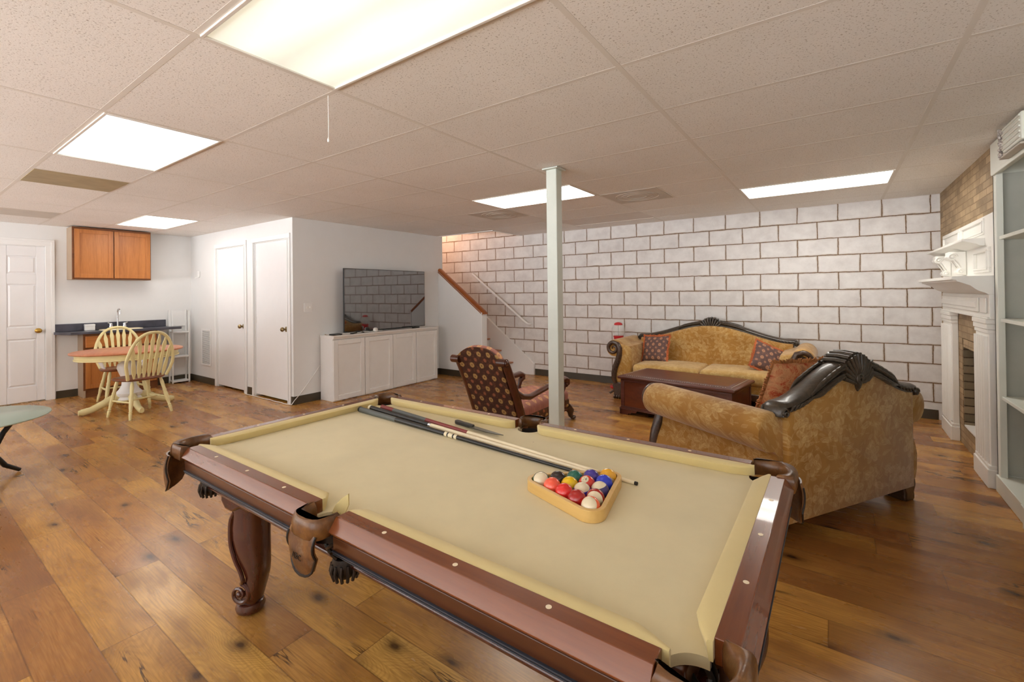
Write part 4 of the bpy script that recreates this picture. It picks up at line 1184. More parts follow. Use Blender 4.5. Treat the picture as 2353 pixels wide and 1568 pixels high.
    # paw feet
    for sx in (-1, 1):
        for y in (-D + .05, -.10):
            m = MB(); x = sx * (xc - .04)
            m.prism([(x - .06, z0 + .03), (x + .06, z0 + .03), (x + .07, z0 - .02), (x + .05, z0 * .45), (x + .055, .03), (x + .05, .0), (x - .05, .0), (x - .055, .03), (x - .05, z0 * .45), (x - .07, z0 - .02)], y - .05, y + .05, 'y')
            f = m.build('leg', M['carved'], t, 50, .012)
            p = MB()
            for k in (-1, 0, 1): p.ell((x + k * .034, y - .055, .026), (.02, .034, .026), 10, 8)
            p.tube([(x + sx * .05, y - .02, z0 * .55), (x + sx * .085, y - .02, z0 * .42), (x + sx * .11, y - .02, z0 * .30), (x + sx * .125, y - .02, z0 * .34)], [.016, .014, .011, .008], 8)
            p.build('paw', M['carved'], f)
    return t
sofa = make_sofa('sofa', 'long gold floral sofa with a carved camel back against the block wall', (1.872, 5.80, 0), 0, .93, .82, .185, .79, .985, .662, 2, .128)
lth = math.atan2(-.853, -.522)
loveseat = make_sofa('loveseat', 'gold floral loveseat with carved crest, seen from behind at right', (3.313, 2.682, 0), lth, .60, .98, .12, .775, .960, .63, 1, .085, 'loveseat')

# ---- pillows
def pillow(name, label, loc, rot, w, h, th, mat, fmat, tuft=.02, cat='pillow', grp=None):
    t = thing(name, label, cat, loc, 0, grp); t.rotation_euler = rot
    n = 18; vs = []; fs = []
    def shape(u, v):
        pin = 1 - .09 * (1 - v * v) * abs(u) ** 2 if False else 1
        x = w / 2 * u * (1 - .07 * (1 - abs(v)) ) if True else 0
        y = h / 2 * v * (1 - .07 * (1 - abs(u)))
        return x, y, th / 2 * ((1 - abs(u) ** 2.6) * (1 - abs(v) ** 2.6)) ** .55
    for sg in (1, -1):
        for j in range(n + 1):
            for i in range(n + 1):
                u, v = -1 + 2 * i / n, -1 + 2 * j / n
                x, y, z = shape(u, v); vs.append((x, y, sg * z + sg * .002 + .004 * math.sin(7 * u + 3 * v)))
    S = (n + 1) ** 2
    for sg in (0, 1):
        for j in range(n):
            for i in range(n):
                q = [sg * S + j * (n + 1) + i, sg * S + j * (n + 1) + i + 1, sg * S + (j + 1) * (n + 1) + i + 1, sg * S + (j + 1) * (n + 1) + i]
                fs.append(tuple(q if sg == 0 else q[::-1]))
    edge = [i for i in range(n + 1)] + [j * (n + 1) + n for j in range(1, n + 1)] + [n * (n + 1) + i for i in range(n - 1, -1, -1)] + [j * (n + 1) for j in range(n - 1, 0, -1)]
    for a, b in zip(edge, edge[1:] + edge[:1]): fs.append((b, a, a + S, b + S))
    m = MB(); m.add(vs, fs); c = m.build('cover', mat, t, 70)
    f = MB(); E = [Vector(vs[i]) for i in edge]; L = len(E)
    for k in range(L * 3):
        a = E[(k // 3) % L]; b = E[(k // 3 + 1) % L]; p = a.lerp(b, (k % 3) / 3); p.z = 0
        o = p.copy(); o.normalize()
        d = o * tuft * random.uniform(.7, 1.3) + Vector((random.uniform(-.004, .004), random.uniform(-.004, .004), random.uniform(-.007, .007)))
        f.tube([p - o * .004, p + d * .5 + Vector((0, 0, random.uniform(-.004, .004))), p + d], [.0045, .006, .003], 5)
    f.build('fringe', fmat, t, 60)
    return t
# on the sofa
pillow('pillow', 'grey-brown dotted pillow with rust fringe against the left sofa arm', (1.235, 5.385, .635), (math.radians(68), math.radians(-4), math.radians(-12)), .36, .36, .13, M['pillowdot'], M['fringe'], .028, grp='dotted fringed pillows on the sofa')
pillow('pillow', 'grey-brown dotted pillow with red fringe leaning on the right sofa arm', (2.565, 5.33, .605), (math.radians(58), math.radians(26), math.radians(24)), .34, .36, .12, M['pillowdot'], M['fringe'], .024, grp='dotted fringed pillows on the sofa')
# on the loveseat
pillow('pillow', 'large red and gold floral pillow leaning inside the loveseat back', (2.965, 2.95, .69), (math.radians(66), 0, lth - math.radians(4)), .58, .54, .17, M['redfloral'], M['fringer'], .03)

# ------------------------------------------------------------------ armchair (faces +y)
ch = thing('armchair', 'low brown medallion patterned armchair with wood scroll arms, seen from behind', 'armchair', (.54, 3.03, 0), 0)
# back: reclined slab between two scrolled stiles ; local coords, back bottom y=-.30
hw = .275
def backpt(s):      # s 0..1 from seat to top: (y,z)
    return -.26 - .24 * s - .05 * s * s, .20 + .62 * s
rings = []
cols = 12
def crest(u): return .095 * (1 - abs(u) ** 2.6)
m = MB(); vs = []; fs = []; rows = 12
for face, off in ((0, 0.0), (1, .085)):
    for j in range(rows + 1):
        for i in range(cols + 1):
            u = -1 + 2 * i / cols; s = j / rows
            y, z = backpt(s)
            zz = z + crest(u) * s ** 3
            roll = -.0
            puff = .02 * (1 - u * u) * math.sin(PI * min(1, s + .1))
            vs.append((u * (hw - .03), y - (puff * .4 if face == 0 else -off - puff) , zz - (.0 if face == 0 else .006)))
S = (rows + 1) * (cols + 1)
for fc in (0, 1):
    for j in range(rows):
        for i in range(cols):
            q = [fc * S + j * (cols + 1) + i, fc * S + j * (cols + 1) + i + 1, fc * S + (j + 1) * (cols + 1) + i + 1, fc * S + (j + 1) * (cols + 1) + i]
            fs.append(tuple(q if fc == 0 else q[::-1]))
edge = [i for i in range(cols + 1)] + [j * (cols + 1) + cols for j in range(1, rows + 1)] + [rows * (cols + 1) + i for i in range(cols - 1, -1, -1)] + [j * (cols + 1) for j in range(rows - 1, 0, -1)]
for a, b in zip(edge, edge[1:] + edge[:1]): fs.append((b, a, a + S, b + S))
m.add(vs, fs); m.build('back', M['chairback'], ch, 60)
# rose upholstered roll over the top
m = MB(); pts = []; rad = []
for i in range(15):
    u = -1 + 2 * i / 14; y, z = backpt(1); pts.append((u * (hw - .035), y + .055, z + crest(u) - .022)); rad.append(.026 if abs(u) > .95 else .036)
m.tube(pts, rad, 12); m.build('top_roll', M['chairseat'], ch, 60)
for sx in (-1, 1):
    m = MB(); pts = []; rad = []
    for i in range(11):
        s = -.28 + 1.22 * i / 10; y, z = backpt(s); pts.append((sx * (hw + .0), y + .04, z)); rad.append(.034)
    m.tube(pts, rad, 10, sy=1.3); stile = m.build('stile', M['chairwood'], ch, 50)
    e = MB(); y, z = backpt(.95); e.tube([(sx * (hw - .05), y + .005, z), (sx * (hw + .045), y + .005, z)], .036, 14); e.ell((sx * (hw + .045), y + .005, z), (.02, .03, .03), 12, 8); e.build('stile_scroll', M['chairwood'], stile, 50)
    # arm: dips from the stile then runs forward to a scroll
    a = MB(); pts = [(sx * hw, -.34, .50), (sx * (hw + .01), -.24, .44), (sx * (hw + .015), -.12, .415), (sx * (hw + .015), .06, .435), (sx * (hw + .015), .36, .468), (sx * (hw + .015), .56, .478), (sx * (hw + .015), .61, .455), (sx * (hw + .015), .615, .42), (sx * (hw + .015), .585, .405)]
    a.tube(pts, [.026, .028, .028, .027, .028, .032, .034, .032, .024], 10, sy=1.15); arm = a.build('arm', M['chairwood'], ch, 60)
    p = MB(); p.tube([(sx * (hw + .01), .57, .42), (sx * (hw + .005), .53, .34), (sx * hw, .55, .26), (sx * hw, .58, .2)], [.028, .022, .024, .03], 10); p.build('arm_post', M['chairwood'], arm, 60)
# padded arm rest inside far arm, seat, legs
m = MB(); m.rbox(-hw + .01, hw - .01, -.27, .73, .17, .33, .055, .035, 5, 6); m.build('seat', M['chairseat'], ch, 70)
m = MB(); m.rbox(-hw + .0, hw - .0, -.26, .715, .14, .245, .03, 0); m.build('seat_band', M['chairband'], ch, 60)
m = MB(); m.box(-hw - .005, hw + .005, -.29, .71, .115, .15); m.build('seat_frame', M['chairwood'], ch, bevel=.012)
for sx in (-1, 1):
    m = MB(); m.tube([(sx * (hw - .02), .68, .15), (sx * (hw + .005), .715, .10), (sx * hw, .72, .05), (sx * (hw + .01), .76, .015)], [.045, .04, .026, .02], 10); m.ell((sx * (hw + .01), .76, .022), (.03, .042, .022), 12, 8); m.build('leg', M['carved'], ch, 60)
    m = MB(); m.tube([(sx * (hw - .02), -.26, .15), (sx * (hw - .01), -.33, .08), (sx * (hw - .0), -.42, .016)], [.036, .03, .022], 10); m.build('leg', M['chairwood'], ch, 60)

# ------------------------------------------------------------------ trunk coffee table
tk = thing('coffee_table', 'dark wood trunk shaped coffee table in front of the long sofa', 'coffee table', (1.822, 4.535, 0), math.radians(-7.4))
a, b = .60, .31
m = MB(); m.box(-a, a, -b, b, .075, .40); body = m.build('body', M['trunkp'], tk, bevel=.004)
fr = MB()
for sx in (-1, 1):
    for sy in (-1, 1): fr.box(sx * a - .035 if sx > 0 else -a - .008, a + .008 if sx > 0 else -a + .035, sy * b - .035 if sy > 0 else -b - .008, b + .008 if sy > 0 else -b + .035, .075, .40)
fr.box(-a, a, -b - .008, b + .008, .375, .402); fr.box(-a - .008, a + .008, -b, b, .375, .402)
fr.build('body_frame', M['trunk'], tk, bevel=.004)
pl = MB()
for z, o in ((.07, .022), (.082, .016), (.094, .010)): pl.box(-a - o, a + o, -b - o, b + o, z - .012, z)
pl.build('base_moulding', M['trunk'], tk, bevel=.005)
for sx in (-1, 1):
    for sy in (-1, 1):
        f = MB()
        P = [(0, 0), (.10, 0), (.115, .018), (.13, .012), (.15, .03), (.20, .035), (.22, .06), (0, .06)]
        f.prism([(sx * (a + .018 - p[0]), p[1]) for p in P], sy * (b + .018), sy * (b - .01), 'y')
        f.prism([(sy * (b + .018 - p[0]), p[1]) for p in P], sx * (a + .018), sx * (a - .01), 'x')
        f.build('foot', M['trunk'], tk, 40, .003)
ld_ = MB(); rings = []
for z, o in ((.400, .012), (.408, .03), (.418, .036), (.430, .036), (.436, .03), (.440, .018), (.4405, .0), (.452, -.03), (.453, -.06)):
    rings.append([(-a - o, -b - o, z), (a + o, -b - o, z), (a + o, b + o, z), (-a - o, b + o, z)])
ld_.loft(rings); lid = ld_.build('lid', M['trunk'], tk, 20, .002)
dots = MB()
for k in range(46):
    x = -a + .06 + (2 * a - .12) * k / 45
    for y in (-b + .012, b - .012): dots.ell((x, y, .446), (.006, .0045, .003), 8, 6)
for k in range(20):
    y = -b + .04 + (2 * b - .08) * k / 19
    for x in (-a + .012, a - .012): dots.ell((x, y, .446), (.0045, .006, .003), 8, 6)
dots.build('stud_inlay', M['vent'], lid)

# ------------------------------------------------------------------ gumball machine behind the sofa arm
gm = thing('gumball_machine', 'clear globe gumball machine with red top standing behind the left sofa arm', 'gumball machine', (.60, 5.66, -.03))
m = MB(); m.lathe([(0, .03), (.13, .03), (.13, .05), (.04, .05), (.028, .08), (.028, .52), (.05, .56), (.05, .6)], 24); m.build('stand', M['red'], gm, 50)
m = MB(); m.lathe([(0, .6), (.075, .6), (.08, .64), (.066, .76), (.074, .775), (.074, .79), (0, .79)], 24); m.build('base', M['red'], gm, 50)
m = MB(); m.box(-.035, .035, -.088, -.06, .64, .75); m.build('coin_plate', M['chrome'], gm, bevel=.004)
m = MB(); m.lathe([(.066, .79), (.09, .82), (.098, .86), (.094, .90), (.075, .94), (.05, .955), (.046, .953), (.07, .936), (.089, .90), (.093, .86), (.085, .822), (.062, .792)], 28); m.build('globe', M['glass'], gm, 60)
m = MB(); m.lathe([(0, .95), (.06, .948), (.062, .96), (.05, .978), (.02, .988), (0, .99)], 24); m.build('lid', M['red'], gm, 50)
m = MB(); m.tube([(0, 0, .79), (0, 0, .95)], .004, 8); m.build('rod', M['grey'], gm)
# ------------------------------------------------------------------ kitchen corner
def panel_door(parent, x, y0, y1, z0, z1, mat_st, mat_pn, st=.055, name='door', rec=.009, knob=None):
    """cabinet door on plane x facing +x"""
    m = MB(); t = .02
    m.box(x, x + t, y0, y0 + st, z0, z1); m.box(x, x + t, y1 - st, y1, z0, z1)
    m.box(x, x + t, y0 + st, y1 - st, z0, z0 + st); m.box(x, x + t, y0 + st, y1 - st, z1 - st, z1)
    d = m.build(name, mat_st, parent, 0, .003)
    p = MB(); p.box(x + .002, x + t - rec, y0 + st - .004, y1 - st + .004, z0 + st - .004, z1 - st + .004)
    p.build('door_panel', mat_pn, d, 0, .002)
    return d
wc = thing('wall_cabinet', 'oak wall cabinet with two recessed panel doors above the sink', 'cabinet', (XK, 1.335, 1.665))
hw = .445; D = .30; Hh = .735
m = MB(); m.box(.002, D - .02, -hw, hw, 0, Hh); m.build('carcass', M['oakside'], wc, 0, .002)
m = MB(); m.box(D - .02, D, -hw, hw, 0, Hh); m.build('face_frame', M['oakdark'], wc, 0, .002)
panel_door(wc, D, -hw + .022, -.006, .022, Hh - .03, M['oakV'], M['oakV'])
panel_door(wc, D, .006, hw - .012, .022, Hh - .03, M['oakV'], M['oakV'])

bc = thing('base_cabinet', 'oak sink base cabinet with drawer fronts and doors under the dark counter', 'cabinet', (XK, 1.43, 0))
hw = .43; D = .30
m = MB(); m.box(.002, D - .02, -hw, hw, 0, .895); m.build('carcass', M['oakside'], bc, 0, .002)
m = MB(); m.box(D - .02, D, -hw, hw, .10, .895); m.build('face_frame', M['oakdark'], bc, 0, .002)
m = MB(); m.box(D - .05, D - .012, -hw + .02, hw, 0, .10); m.build('toe_board', M['oakdark'], bc, 0)
m = MB(); m.box(D - .02, D + .002, -hw - .001, -hw + .022, 0, .1); m.build('side_leg', M['oakside'], bc, 0)
for a, b in ((-hw + .02, -.01), (.01, hw - .02)):
    m = MB(); m.box(D, D + .02, a, b, .70, .865); m.build('drawer', M['oakH'], bc, 0, .008)
    panel_door(bc, D, a, b, .125, .675, M['oakV'], M['oakV'])

ct = thing('countertop', 'speckled dark counter with a low backsplash over the oak base cabinet', 'countertop', (XK, 1.43, .895))
m = MB()
m.prism([(.002, -.68), (.07, -.68), (.36, -.57), (.36, .73), (.20, .70), (.17, .635), (.002, .635)], .0, .038, 'z'); m.build('slab', M['counter'], ct, 0, .005)
m = MB(); m.box(.002, .024, -.68, .625, .038, .145); m.build('backsplash', M['counter'], ct, 0, .005)
sk_ = thing('sink', 'shallow cream rimmed sink set in the dark counter', 'sink', (XK + .20, 1.445, .933))
m = MB(); R1 = [(.125, .245), (.118, .238), (.10, .215), (.09, .20), (.075, .18)]
rings = []
for (a, b), z in zip(R1, (.0, .009, .009, .0, -.018)):
    rings.append([(a * math.copysign(abs(math.cos(q)) ** .35, math.cos(q)), b * math.copysign(abs(math.sin(q)) ** .35, math.sin(q)), z) for q in [2 * PI * i / 40 for i in range(40)]])
m.loft(rings, True); m.build('basin', M['ivory'], sk_, 50)
fc = thing('faucet', 'tall chrome gooseneck faucet with two lever handles at the back of the sink', 'faucet', (XK + .085, 1.43, .942))
m = MB(); m.rbox(-.026, .026, -.10, .10, -.0, .022, .01); m.build('base', M['chrome'], fc, 60)
m = MB(); pts = [(0, 0, .02), (0, 0, .24)] + [(.055 - .055 * math.cos(math.radians(a)), 0, .24 + .055 * math.sin(math.radians(a))) for a in range(15, 181, 15)] + [(.11, 0, .215)]
m.tube(pts, [.012] + [.0095] * (len(pts) - 2) + [.011], 12); m.build('spout', M['chrome'], fc, 60)
for s in (-1, 1):
    m = MB(); m.lathe([(0, .02), (.024, .02), (.026, .035), (.018, .055), (.022, .07), (.016, .082), (0, .085)], 16, None, 0, s * .08); m.tube([(0, s * .08, .075), (.01, s * .115, .09)], .007, 8); m.build('tap_handle', M['chrome'], fc, 50)
bx = thing('soap_box', 'small white box on the counter left of the faucet', 'box', (XK + .10, 1.11, .933))
m = MB(); m.rbox(-.035, .035, -.055, .055, 0, .085, .008); m.build('body', M['cord'], bx, 60)
m = MB(); m.rbox(-.037, .037, -.057, .057, .062, .092, .008); m.build('lid', M['trim'], bx, 60)

sh = thing('corner_shelf', 'narrow white three tier shelf standing in the corner beside the counter', 'shelf', (XK + .012, 2.215, 0))
for s in (-1, 1):
    m = MB(); m.box(0, .022, s * .115 - .011, s * .115 + .011, 0, 1.19); m.build('rear_upright', M['trim'], sh, 0, .002)
    m = MB(); m.box(.135, .157, s * .115 - .011, s * .115 + .011, 0, 1.175); m.build('front_upright', M['trim'], sh, 0, .002)
for z in (.02, .42, .82):
    m = MB(); m.box(0, .165, -.115, .115, z, z + .022); m.build('shelf_board', M['trim'], sh, 0, .002)
for z in (.42, .82, 1.175):
    m = MB(); m.box(.004, .014, -.11, .11, z - (.25 if z > .5 else .3), z); m.build('back_board', M['trim'], sh, 0, .002)

# ------------------------------------------------------------------ dining set
dt = thing('dining_table', 'oval dining table with brown wood top and cream pedestal base', 'dining table', (-4.09, 1.17, 0), math.radians(70))
A, B = .56, .48
def oval(a, b, z, n=56): return [(a * math.cos(2 * PI * i / n), b * math.sin(2 * PI * i / n), z) for i in range(n)]
m = MB(); m.loft([oval(A - .03, B - .03, .722), oval(A - .006, B - .006, .724), oval(A, B, .734), oval(A - .004, B - .004, .744), oval(A - .02, B - .02, .75), oval(.01, .01, .75)]); m.build('tabletop', M['tabletop'], dt, 40)
m = MB(); m.loft([oval(A - .06, B - .06, .645), oval(A - .045, B - .045, .65), oval(A - .045, B - .045, .665), oval(A - .055, B - .055, .67), oval(A - .05, B - .05, .722)]); m.build('apron', M['cream'], dt, 40)
m = MB(); m.lathe([(0, .10), (.10, .10), (.13, .13), (.11, .16), (.13, .18), (.135, .21), (.10, .25), (.075, .30), (.07, .38), (.10, .46), (.12, .52), (.11, .57), (.07, .60), (.09, .63), (.16, .645), (0, .648)], 28); m.build('pedestal', M['trim'], dt, 50)
for k in range(4):
    a = math.radians(45 + 90 * k - 25); m = MB()
    pts = [(.08, 0, .17), (.16, 0, .15), (.26, 0, .10), (.36, 0, .055), (.44, 0, .042), (.475, 0, .04)]
    m.tube(pts, [.055, .052, .045, .040, .040, .030], 12, Matrix.Rotation(a, 4, 'Z'), sy=.75); m.build('foot', M['cream'], dt, 60)

def windsor(label, loc, rz, arms=False):
    """front faces local -y"""
    t = thing('windsor_chair', label, 'dining chair', loc, rz, 'cream arrow back chairs')
    m = MB(); rings = []
    for z, k in ((.425, .82), (.432, .95), (.445, 1.0), (.458, .97), (.462, .85), (.456, .5), (.454, .05)):
        r = []
        for i in range(36):
            a = 2 * PI * i / 36; ca, sa = math.cos(a), math.sin(a)
            w = .245 - .02 * sa
            r.append((k * w * math.copysign(abs(ca) ** .75, ca), k * .21 * math.copysign(abs(sa) ** .75, sa), z))
        rings.append(r)
    m.loft(rings); m.build('seat', M['seatw'], t, 60)
    legs = [(-.16, -.13, -.225, -.20), (.16, -.13, .225, -.20), (-.15, .13, -.225, .22), (.15, .13, .225, .22)]
    for x0, y0, x1, y1 in legs:
        m = MB(); Mx = frame_between((x1, y1, 0), (x0, y0, .432)); L = (Vector((x0, y0, .432)) - Vector((x1, y1, 0))).length
        pr = [(0, 0), (.012, 0), (.017, .06), (.018, .075), (.014, .08), (.019, .09), (.014, .10), (.020, .16), (.022, .24), (.018, .27), (.022, .28), (.017, .30), (.020, .38), (.014, .43), (0, L)]
        m.lathe(pr, 12, Mx); m.build('leg', M['cream'], t, 50)
    def at(i, z):
        x0, y0, x1, y1 = legs[i]; s = z / .432; return Vector((x1 + (x0 - x1) * s, y1 + (y0 - y1) * s, z))
    for i, j in ((0, 2), (1, 3)):
        m = MB(); a, b = at(i, .19), at(j, .19); m.tube([a, a.lerp(b, .5), b], [.008, .014, .008], 10); m.build('stretcher', M['cream'], t, 60)
    m = MB(); a, b = at(0, .19).lerp(at(2, .19), .5), at(1, .19).lerp(at(3, .19), .5); m.tube([a, a.lerp(b, .5), b], [.008, .014, .008], 10); m.build('stretcher', M['cream'], t, 60)
    # bow back, leaning
    def bow(a):  # a 0..pi
        z = .455 + .535 * math.sin(a) ** .8; x = (.262 if math.sin(a) > .25 else .215 + .047 * math.sin(a) / .25) * math.copysign(abs(math.cos(a)) ** .85, math.cos(a))
        return Vector((x, .165 + .20 * (z - .455), z))
    pts = [bow(PI * i / 30) for i in range(31)]
    pts[0] = Vector((.205, .15, .45)); pts[-1] = Vector((-.205, .15, .45))
    m = MB(); m.tube(pts, .0155, 10, sy=1.15, up=(0, 1, 0)); m.build('bow', M['cream'], t, 60)
    for k in range(7):
        u = -1 + 2 * k / 6; xb = u * .152; xt = u * .208
        # where the bow is at xt
        best = min(pts, key=lambda p: abs(p.x - xt) + (0 if p.z > .7 else 9)); zt = best.z
        n = 9; prof = [.009, .011, .020, .021, .016, .016, .022, .012, .008]
        rings = []
        for i in range(n):
            s = (0, .06, .16, .3, .5, .66, .80, .90, 1)[i]; z = .455 + (zt - .455) * s; x = xb + (xt - xb) * s; y = .165 + .20 * (z - .455); w = prof[i]; h = .007
            rings.append([(x - w, y - h, z), (x + w, y - h, z), (x + w, y + h, z), (x - w, y + h, z)])
        m = MB(); m.loft(rings); m.build('arrow_spindle', M['cream'], t, 30, .002)
    if arms:
        for sx in (-1, 1):
            m = MB(); m.tube([(sx * .228, .20, .61), (sx * .25, .10, .612), (sx * .255, -.0, .612), (sx * .25, -.06, .608)], [.014, .018, .022, .024], 10, sy=1.4); a = m.build('arm', M['seatw'], t, 60)
            for y in (-.05, .02, .09):
                m = MB(); m.tube([(sx * .195, y * .9, .45), (sx * .225, y, .53), (sx * .25, y, .605)], [.009, .012, .008], 8); m.build('arm_spindle', M['trim'], a, 60)
    return t
windsor('cream arrow back chair with its back to the camera, in front of the oval table', (-3.62, 1.15, 0), math.radians(-76))
windsor('cream arrow back armchair behind the oval table, next to the sink cabinet', (-4.72, 1.27, 0), math.radians(88), True)

# glass table at the left edge
gt = thing('glass_table', 'round glass topped table with dark legs cut by the left edge', 'table', (-2.10, -.36, 0))
m = MB(); m.lathe([(0, .488), (.490, .488), (.5, .493), (.5, .498), (.492, .502), (0, .502)], 56); m.build('glass_top', M['gglass'], gt, 40)
m = MB(); m.tube([(.33 * math.cos(2 * PI * i / 40), .33 * math.sin(2 * PI * i / 40), .475) for i in range(40)], .012, 8, closed=True); m.build('ring', M['black'], gt, 60)
for k in range(4):
    a = math.radians(20 + 90 * k); m = MB()
    m.tube([(.36 * math.cos(a), .36 * math.sin(a), .48), (.26 * math.cos(a), .26 * math.sin(a), .34), (.20 * math.cos(a), .20 * math.sin(a), .20), (.27 * math.cos(a), .27 * math.sin(a), .08), (.36 * math.cos(a), .36 * math.sin(a), .012)], [.02, .018, .016, .018, .014], 10)
    m.build('leg', M['black'], gt, 60)
# ------------------------------------------------------------------ television and white cabinets
def low_cabinet(label, y0, y1, xf, doors, ztop):
    t = thing('media_cabinet', label, 'cabinet', (XT, (y0 + y1) / 2, 0), group='white low cabinets under the television')
    hw = (y1 - y0) / 2; D = xf - XT
    m = MB(); m.box(.012, D - .02, -hw + .004, hw - .004, 0, ztop - .05); m.build('carcass', M['cabw'], t, 0, .002)
    m = MB(); rings = []
    for z, o in ((ztop - .05, .0), (ztop - .035, .004), (ztop - .022, .014), (ztop - .012, .018), (ztop, .018)):
        rings.append([(.012, -hw + .004 - o * .4, z), (D + o, -hw + .004 - o * .4, z), (D + o, hw - .004 + o * .4, z), (.012, hw - .004 + o * .4, z)])
    m.loft(rings); m.build('top_board', M['cabw'], t, 20, .002)
    w = 2 * hw / doors
    for k in range(doors):
        panel_door(t, D - .02, -hw + k * w + .005, -hw + (k + 1) * w - .005, .012, ztop - .06, M['cabw'], M['cabw'], .065, 'door', .012)
    return t
low_cabinet('white two door low cabinet under the left half of the television', 2.785, 3.775, -2.155, 2, .87)
low_cabinet('white two door low cabinet under the right half of the television', 3.785, 4.72, -2.175, 2, .868)

tv = thing('television', 'large flat black television standing on the white cabinets, reflecting the block wall', 'television', (-2.31, 3.815, .872), math.radians(.6))
m = MB(); m.box(-.022, .0, -.765, .765, .012, .905); m.build('bezel', M['tvframe'], tv, 0, .004)
m = MB(); m.box(.0, .0015, -.758, .758, .022, .898); m.build('screen', M['tv'], tv, 0)
m = MB(); m.box(-.06, -.022, -.4, .4, .08, .5); m.build('rear_housing', M['black'], tv, 0, .01)
for s in (-1, 1):
    m = MB(); m.tube([(.105, s * .52, .006), (0, s * .52, .016), (-.01, s * .52, .03), (-.02, s * .52, .016), (-.10, s * .52, .006)], .008, 8); m.build('stand_foot', M['black'], tv, 50)

bx = thing('set_top_box', 'thin black media box on the left end of the white cabinet', 'media box', (-2.235, 2.875, .871), .15)
m = MB(); m.rbox(-.05, .05, -.07, .07, 0, .018, .006); m.build('case', M['black'], bx, 60)
m = MB(); m.box(.05, .0505, -.05, .02, .006, .012); m.build('front_window', M['tv'], bx, 0)
for (x, y, r, lab) in ((-2.20, 3.13, .6, 'black remote lying in front of the left half of the television'), (-2.215, 4.28, .25, 'black remote lying in front of the right half of the television')):
    rm = thing('remote_control', lab, 'remote control', (x, y, .871), r, 'remotes on the white cabinets')
    m = MB(); m.rbox(-.02, .02, -.085, .085, 0, .018, .007); m.build('case', M['black'], rm, 60)
    for i in range(5):
        for j in (-1, 0, 1):
            b = MB(); b.ell((j * .010, -.06 + i * .026, .018), (.0035, .0045, .002), 8, 5); b.build('button', M['grey'], rm)
pg = thing('power_adapter', 'small white plug adapter beneath the middle of the television', 'adapter', (-2.21, 3.50, .871), .3)
m = MB(); m.rbox(-.022, .022, -.03, .03, 0, .05, .008); m.build('body', M['cord'], pg, 60)
m = MB(); m.rbox(-.015, .015, -.02, .02, .05, .058, .003); m.build('face', M['trim'], pg, 60)
cb = MB(); pts = []
for i in range(60):
    t = i / 59; pts.append((-2.205 + .022 * math.sin(9 * t) - .01, 2.87 + .75 * t, .874 + .016 * abs(math.sin(13 * t))))
cb.tube(pts, .0035, 6); o = cb.build('cable', M['cord']); tag(o, 'tangled white cable on top of the white cabinets', 'cable')
cb = MB(); cb.tube([(-2.36 + .05 * math.cos(a), 2.84 + .035 * math.sin(a), .874 + .006 * math.sin(2 * a)) for a in [2 * PI * i / 30 for i in range(28)]], .003, 6); o = cb.build('cable', M['oakside']); tag(o, 'thin loop of tan wire at the left end of the white cabinets', 'cable')
# cord from the cabinet to the doors
cb = MB(); P = [(-2.452, 2.775, .46), (-2.455, 2.70, .36), (-2.456, 2.60, .24), (-2.457, 2.50, .13), (-2.452, 2.42, .06), (-2.46, 2.385, .012), (-2.62, 2.372, .008), (-2.72, 2.385, .008), (-2.86, 2.372, .008), (-3.0, 2.386, .008), (-3.15, 2.372, .008), (-3.4, 2.38, .008), (-3.62, 2.376, .008), (-3.74, 2.39, .008)]
V = [Vector(p) for p in P]; Q = []
for a, b in zip(V[:-1], V[1:]):
    for i in range(5): Q.append(a.lerp(b, i / 5) + Vector((.0, .0, .0)))
cb.tube(Q, .0045, 6); o = cb.build('power_cord', M['cord']); tag(o, 'white cord hanging from the cabinet side and running along the flat doors', 'cord')
o.name = 'extension_cord'

# ------------------------------------------------------------------ wall fittings
g = thing('return_grille', 'white louvred return air grille low on the wall left of the flat doors', 'vent', (-5.08, YD, .585))
m = MB(); a, b = .175, .295
m.box(-a, a, -.012, -.002, b - .025, b); m.box(-a, a, -.012, -.002, -b, -b + .025); m.box(-a, -a + .025, -.012, -.002, -b + .025, b - .025); m.box(a - .025, a, -.012, -.002, -b + .025, b - .025); m.build('grille_frame', M['trim'], g, 0, .003)
m = MB(); m.box(-a + .02, a - .02, -.003, -.001, -b + .02, b - .02); m.build('backing', M['grey'], g, 0)
m = MB()
for k in range(34):
    z = -b + .03 + k * (2 * b - .06) / 33
    m.add([(-a + .02, -.010, z - .004), (a - .02, -.010, z - .004), (a - .02, -.003, z + .004), (-a + .02, -.003, z + .004)], [(0, 1, 2, 3)])
m.build('louvres', M['trim'], g, 0)
th_ = thing('phone_jack', 'small white fitting on the wall up between the sink corner and the flat doors', 'wall fitting', (-5.34, YD, 1.775))
m = MB(); m.rbox(-.035, .035, -.022, -.001, -.05, .05, .008); m.build('plate', M['trim'], th_, 60)
m = MB(); m.tube([(-.03, -.02, -.05), (0, -.06, -.062), (.03, -.02, -.05)], .008, 8); m.build('hook', M['trim'], th_)
sw_ = thing('light_switch', 'white double light switch plate on the wall left of the television', 'light switch', (XT, 2.625, 1.245))
m = MB(); m.rbox(.001, .008, -.06, .06, -.058, .058, .003); m.build('plate', M['trim'], sw_, 60)
for s in (-1, 1):
    m = MB(); m.box(.008, .016, s * .024 - .006, s * .024 + .006, -.008, .014); m.build('toggle', M['cord'], sw_, 0, .002)
pc = thing('pull_cord', 'thin white pull cord hanging from the ceiling by the nearest light', 'pull cord', (1.14, .615, CH))
m = MB(); m.tube([(0, 0, .002), (0, 0, -.005), (.002, 0, -.15), (.001, 0, -.215)], .0016, 6); m.build('string', M['cord'], pc)
